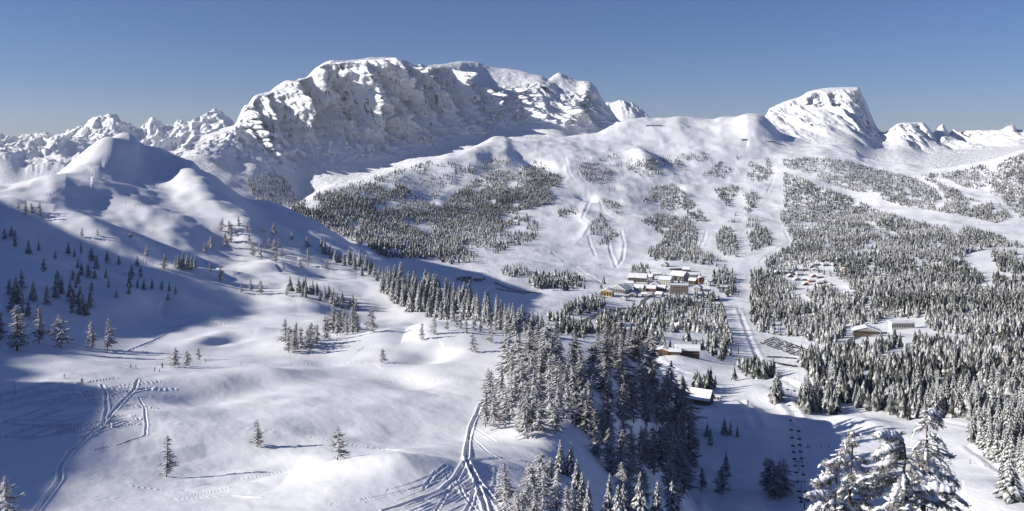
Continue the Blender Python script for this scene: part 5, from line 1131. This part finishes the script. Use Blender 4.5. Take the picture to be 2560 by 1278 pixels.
def limb(r, tree, root, path, r0, twigs=46, tw=.34, pad=.13, padspan=(.3, 1.0), frost=.55):
    P = np.array(path, float); L = np.linalg.norm(P[-1] - P[0])
    fine = [P[0]]
    for a, b in zip(P[:-1], P[1:]):
        for k in range(1, 5): fine.append(a + (b - a) * k / 4 + r.normal(0, .012 * L, 3))
    fine = np.array(fine); n = len(fine)
    rad = np.linspace(r0, r0 * .22, n)
    co, fa = tube(fine, rad, 5); co = list(co); fa = list(fa); sn = [float(np.clip(r.normal(.2, .15), 0, 1)) for _ in fa]
    def spike(p, e, w, s0):
        d = e - p; a = np.cross(d, [r.normal(), r.normal(), r.normal()]); a /= np.linalg.norm(a) + 1e-9; b = np.cross(d, a); b /= np.linalg.norm(b) + 1e-9
        k = len(co); co.extend([tuple(p + a * w), tuple(p - a * w * .5 + b * w * .87), tuple(p - a * w * .5 - b * w * .87), tuple(e)])
        for tri in ((k, k + 1, k + 3), (k + 1, k + 2, k + 3), (k + 2, k, k + 3)): fa.append(tri); sn.append(float(np.clip(r.normal(s0, .22), 0, 1)))
    for i in range(twigs):
        q = r.uniform(.12, 1) ** .8; x = q * (n - 1); j = min(int(x), n - 2); p = fine[j] + (fine[j + 1] - fine[j]) * (x - j)
        d = fine[j + 1] - fine[j]; d /= np.linalg.norm(d) + 1e-9
        sd_ = np.cross(d, [0, 0, 1.0]); sd_ /= np.linalg.norm(sd_) + 1e-9
        dr = d * r.uniform(.2, .9) + sd_ * r.choice([-1, 1]) * r.uniform(.3, 1) + np.array([0, 0, r.uniform(-.75, .35)]); dr /= np.linalg.norm(dr)
        l = tw * r.uniform(.45, 1.2) * (1.05 - .5 * q); e = p + dr * l; spike(p, e, .014, frost * .6)
        for m in range(9):
            p2 = p + (e - p) * r.uniform(.2, 1); d2 = dr + r.normal(0, .7, 3); d2 /= np.linalg.norm(d2); spike(p2, p2 + d2 * l * r.uniform(.18, .5), .010, frost)
    co = np.array(co)
    tri = [];sn2 = []
    for f, s_ in zip(fa, sn):
        for m in range(1, len(f) - 1): tri.append((f[0], f[m], f[m + 1])); sn2.append(s_)
    me = raw_mesh('limb', co - root, np.array(tri), M_TWIG, face_attr=np.array(sn2), link=False)
    o = part('limb', me, tree)
    if pad > 0:
        a, b = int(padspan[0] * (n - 1)), max(int(padspan[1] * (n - 1)), int(padspan[0] * (n - 1)) + 3); b = min(b, n - 1); a = min(a, b - 3)
        pp = fine[a:b + 1] + np.array([0, 0, pad * .45]) ; pp2 = [pp[0]]
        for x, y in zip(pp[:-1], pp[1:]): pp2 += [x + (y - x) * .5, y]
        c2, f2 = snow_pad(r, pp2, pad)
        part('snow_pad', mesh_of('snow_pad', [([tuple(np.array(c) - root) for c in c2], f2)], M_PAD, True), o)
        for m in range(int(2 + 3 * r.uniform())):                     # smaller lumps hanging on the side twigs
            x = fine[r.integers(a, b)] + np.array([r.normal(0, .16), r.normal(0, .16), r.uniform(-.16, .05)]); l = r.uniform(.07, .2); dd = np.array([r.normal(), r.normal(), -.35]); dd /= np.linalg.norm(dd)
            c2, f2 = snow_pad(r, [x + dd * l * t_ for t_ in (-1, -.6, -.2, .2, .6, 1)], pad * r.uniform(.3, .6))
            part('snow_pad', mesh_of('snow_pad', [([tuple(np.array(c) - root) for c in c2], f2)], M_PAD, True), o)
    return o

def big_conifer(name, label, y, trunk_px, r0, env, nl, seed, pad=(.06, .16), droop=.25, manual=(), frost=.55, tw=.34, ground=True):
    """trunk_px: (u, v) down the trunk; env: (v, left reach, right reach) of the crown in photo pixels."""
    r = np.random.default_rng(seed)
    T = [W3(u, v, y) for u, v in trunk_px]
    zg = A.ground(T[-1][0], y); base = np.array([T[-1][0], y, zg - .3]); T.append(base); T = np.array(T)
    t = thing(name, label, 'conifer', tuple(base))
    lens = np.r_[0, np.cumsum(np.linalg.norm(np.diff(T, axis=0), axis=1))]; fine = np.array([[np.interp(x, lens, T[:, k]) for k in range(3)] for x in np.linspace(0, lens[-1], 40)])
    rad = .012 + (r0 - .012) * np.clip(np.linspace(0, 1, 40) * lens[-1] / 4.0, 0, 1.6) ** .8
    c, f = tube(fine, rad, 9); part('trunk', mesh_of('trunk', [([tuple(np.array(q) - base) for q in c], f)], M_PINEBARK, True), t)
    env = np.array(env, float); k = y / F
    vt = np.array([p[1] for p in trunk_px], float); ut = np.array([p[0] for p in trunk_px], float)
    for i in range(nl):
        v = np.interp((i + r.uniform()) / nl, [0, 1], [env[0, 0], env[-1, 0]]); u = np.interp(v, vt, ut)
        root_ = W3(u, v, y); a = r.uniform(0, 2 * math.pi)
        rr = np.interp(v, env[:, 0], env[:, 2] if math.cos(a) > 0 else env[:, 1]) * k * r.uniform(.65, 1.12)
        d = np.array([math.cos(a), math.sin(a) * .9, 0]); dz = -droop * rr * r.uniform(.4, 1.3)
        path = [root_, root_ + d * rr * .35 + [0, 0, .05 * rr], root_ + d * rr * .7 + [0, 0, dz * .4], root_ + d * rr + [0, 0, dz]]
        limb(r, t, base, path, .012 + .012 * rr, int(26 + 40 * rr), tw * (.6 + .4 * min(rr, 1)), r.uniform(*pad) * .72 * (.5 + .5 * min(rr, 1)) * (r.uniform() < .8), (.25 + .3 * r.uniform(), 1.0), frost)
    for px, rad0, pd, span in manual:
        n = len(px); path = [W3(u, v, y + dy) for u, v, dy in px]
        limb(r, t, base, path, rad0, 84, tw, pd * .72, span, frost)
    return t

big_conifer('snowy_conifer', 'slender snow loaded conifer, leftmost of the close trees at bottom right', 31.0, [(2094,1128),(2092,1180),(2089,1240),(2087,1300)], .055,
  [(1128,6,6),(1160,26,24),(1185,44,36),(1215,52,40),(1250,70,50),(1300,84,60),(1380,90,70)], 22, 1, pad=(.09, .17),
  manual=[([(2092,1190,0),(2070,1198,-.1),(2048,1208,-.2),(2036,1206,-.3)], .03, .13, (.1, 1)), ([(2090,1232,0),(2066,1236,-.2),(2040,1240,-.3),(2018,1240,-.4)], .03, .17, (.15, 1)), ([(2090,1240,0),(2060,1262,-.2),(2030,1280,-.3),(2014,1292,-.3)], .03, .15, (.2, 1)), ([(2093,1150,0),(2080,1158,-.1),(2066,1160,-.1)], .02, .10, (.0, 1))])
big_conifer('snowy_conifer', 'reddish trunked snow loaded conifer just right of the slender one', 32.0, [(2136,1078),(2131,1120),(2128,1180),(2124,1240),(2122,1300)], .085,
  [(1085,10,10),(1110,26,22),(1135,40,36),(1165,46,52),(1200,50,62),(1250,62,76),(1330,80,90)], 30, 2, pad=(.07, .17),
  manual=[([(2130,1172,0),(2146,1186,-.3),(2156,1205,-.5),(2160,1222,-.6)], .03, .20, (.1, 1)), ([(2130,1146,0),(2112,1150,-.2),(2092,1160,-.4)], .03, .15, (.2, 1)), ([(2128,1210,0),(2166,1214,-.2),(2200,1206,-.3),(2240,1198,-.3)], .035, .09, (.2, 1))])
big_conifer('snowy_conifer', 'gnarled conifer with long bare limbs in the middle of the close trees', 30.5, [(2250,1082),(2262,1112),(2264,1150),(2258,1186),(2266,1226),(2268,1300)], .085,
  [(1085,18,14),(1105,50,26),(1125,62,36),(1150,66,48),(1200,76,60),(1250,80,80),(1340,90,90)], 32, 3, pad=(.06, .16), frost=.6,
  manual=[([(2262,1130,0),(2232,1158,-.2),(2200,1182,-.3),(2168,1196,-.4),(2140,1212,-.4)], .045, .07, (.55, 1)), ([(2260,1190,0),(2216,1192,-.2),(2170,1200,-.3),(2120,1210,-.4)], .04, .08, (.3, .9)), ([(2262,1112,0),(2240,1094,-.2),(2212,1090,-.3),(2186,1090,-.4)], .035, .20, (.15, 1)), ([(2262,1118,0),(2236,1122,-.3),(2206,1134,-.4),(2180,1144,-.5)], .035, .16, (.2, 1)),
          ([(2266,1150,0),(2290,1172,-.3),(2310,1200,-.5),(2318,1220,-.6)], .03, .09, (.3, 1)), ([(2262,1228,0),(2300,1226,-.4),(2350,1228,-.7),(2388,1236,-.9)], .05, .27, (.15, 1)), ([(2262,1214,0),(2244,1216,-.4),(2236,1240,-.5),(2230,1262,-.5)], .03, .17, (.2, 1))])
big_conifer('snowy_conifer', 'tallest conifer with curved reddish trunk, right of the close trees', 33.0, [(2319,1020),(2318,1060),(2318,1112),(2314,1130),(2303,1148),(2306,1190),(2308,1240),(2308,1300)], .10,
  [(1022,4,4),(1040,22,22),(1060,30,30),(1085,42,36),(1110,50,48),(1130,40,60),(1160,40,76),(1210,60,100),(1260,80,110),(1340,90,120)], 46, 4, pad=(.05, .13), droop=.4, frost=.6,
  manual=[([(2316,1124,0),(2340,1140,-.3),(2362,1166,-.5),(2380,1196,-.6),(2392,1216,-.6)], .045, .10, (.2, 1)), ([(2306,1150,0),(2326,1162,-.4),(2340,1184,-.5),(2346,1206,-.5)], .035, .18, (.1, 1)), ([(2319,1040,0),(2330,1036,.1),(2342,1046,.2),(2350,1060,.2)], .02, .20, (.0, 1)), ([(2306,1200,0),(2350,1216,.2),(2390,1240,.3),(2420,1270,.3)], .04, .10, (.3, 1))])
print('objects', len(bpy.data.objects), 'tris', sum(len(m.loops) - 2 * len(m.polygons) for m in bpy.data.meshes))

# ------------------------------------------------------------------ thin mountain air
zs = [(o.matrix_world @ Vector(c))[2] for o in bpy.data.objects if o.type == 'MESH' and o.get('kind') == 'structure' for c in o.bound_box]
z0, z1 = min(zs) - 1, max(max(zs), 0) + 5
hz = bpy.data.objects.new('haze', mesh_of('haze', [box_data(-13000, 13000, -900, 13500, z0, z1)], [])); COL.objects.link(hz)
hz['kind'] = 'stuff'; hz['label'] = 'thin blue mountain air'
hm_ = bpy.data.materials.new('haze_air'); hm_.use_nodes = True; hm_.node_tree.nodes.clear()
ou = hm_.node_tree.nodes.new('ShaderNodeOutputMaterial'); pv = hm_.node_tree.nodes.new('ShaderNodeVolumePrincipled')
pv.inputs['Color'].default_value = (0.78, 0.88, 1.0, 1); pv.inputs['Density'].default_value = 2.2e-5; pv.inputs['Anisotropy'].default_value = 0.2
hm_.node_tree.links.new(pv.outputs[0], ou.inputs['Volume']); hz.data.materials.append(hm_)
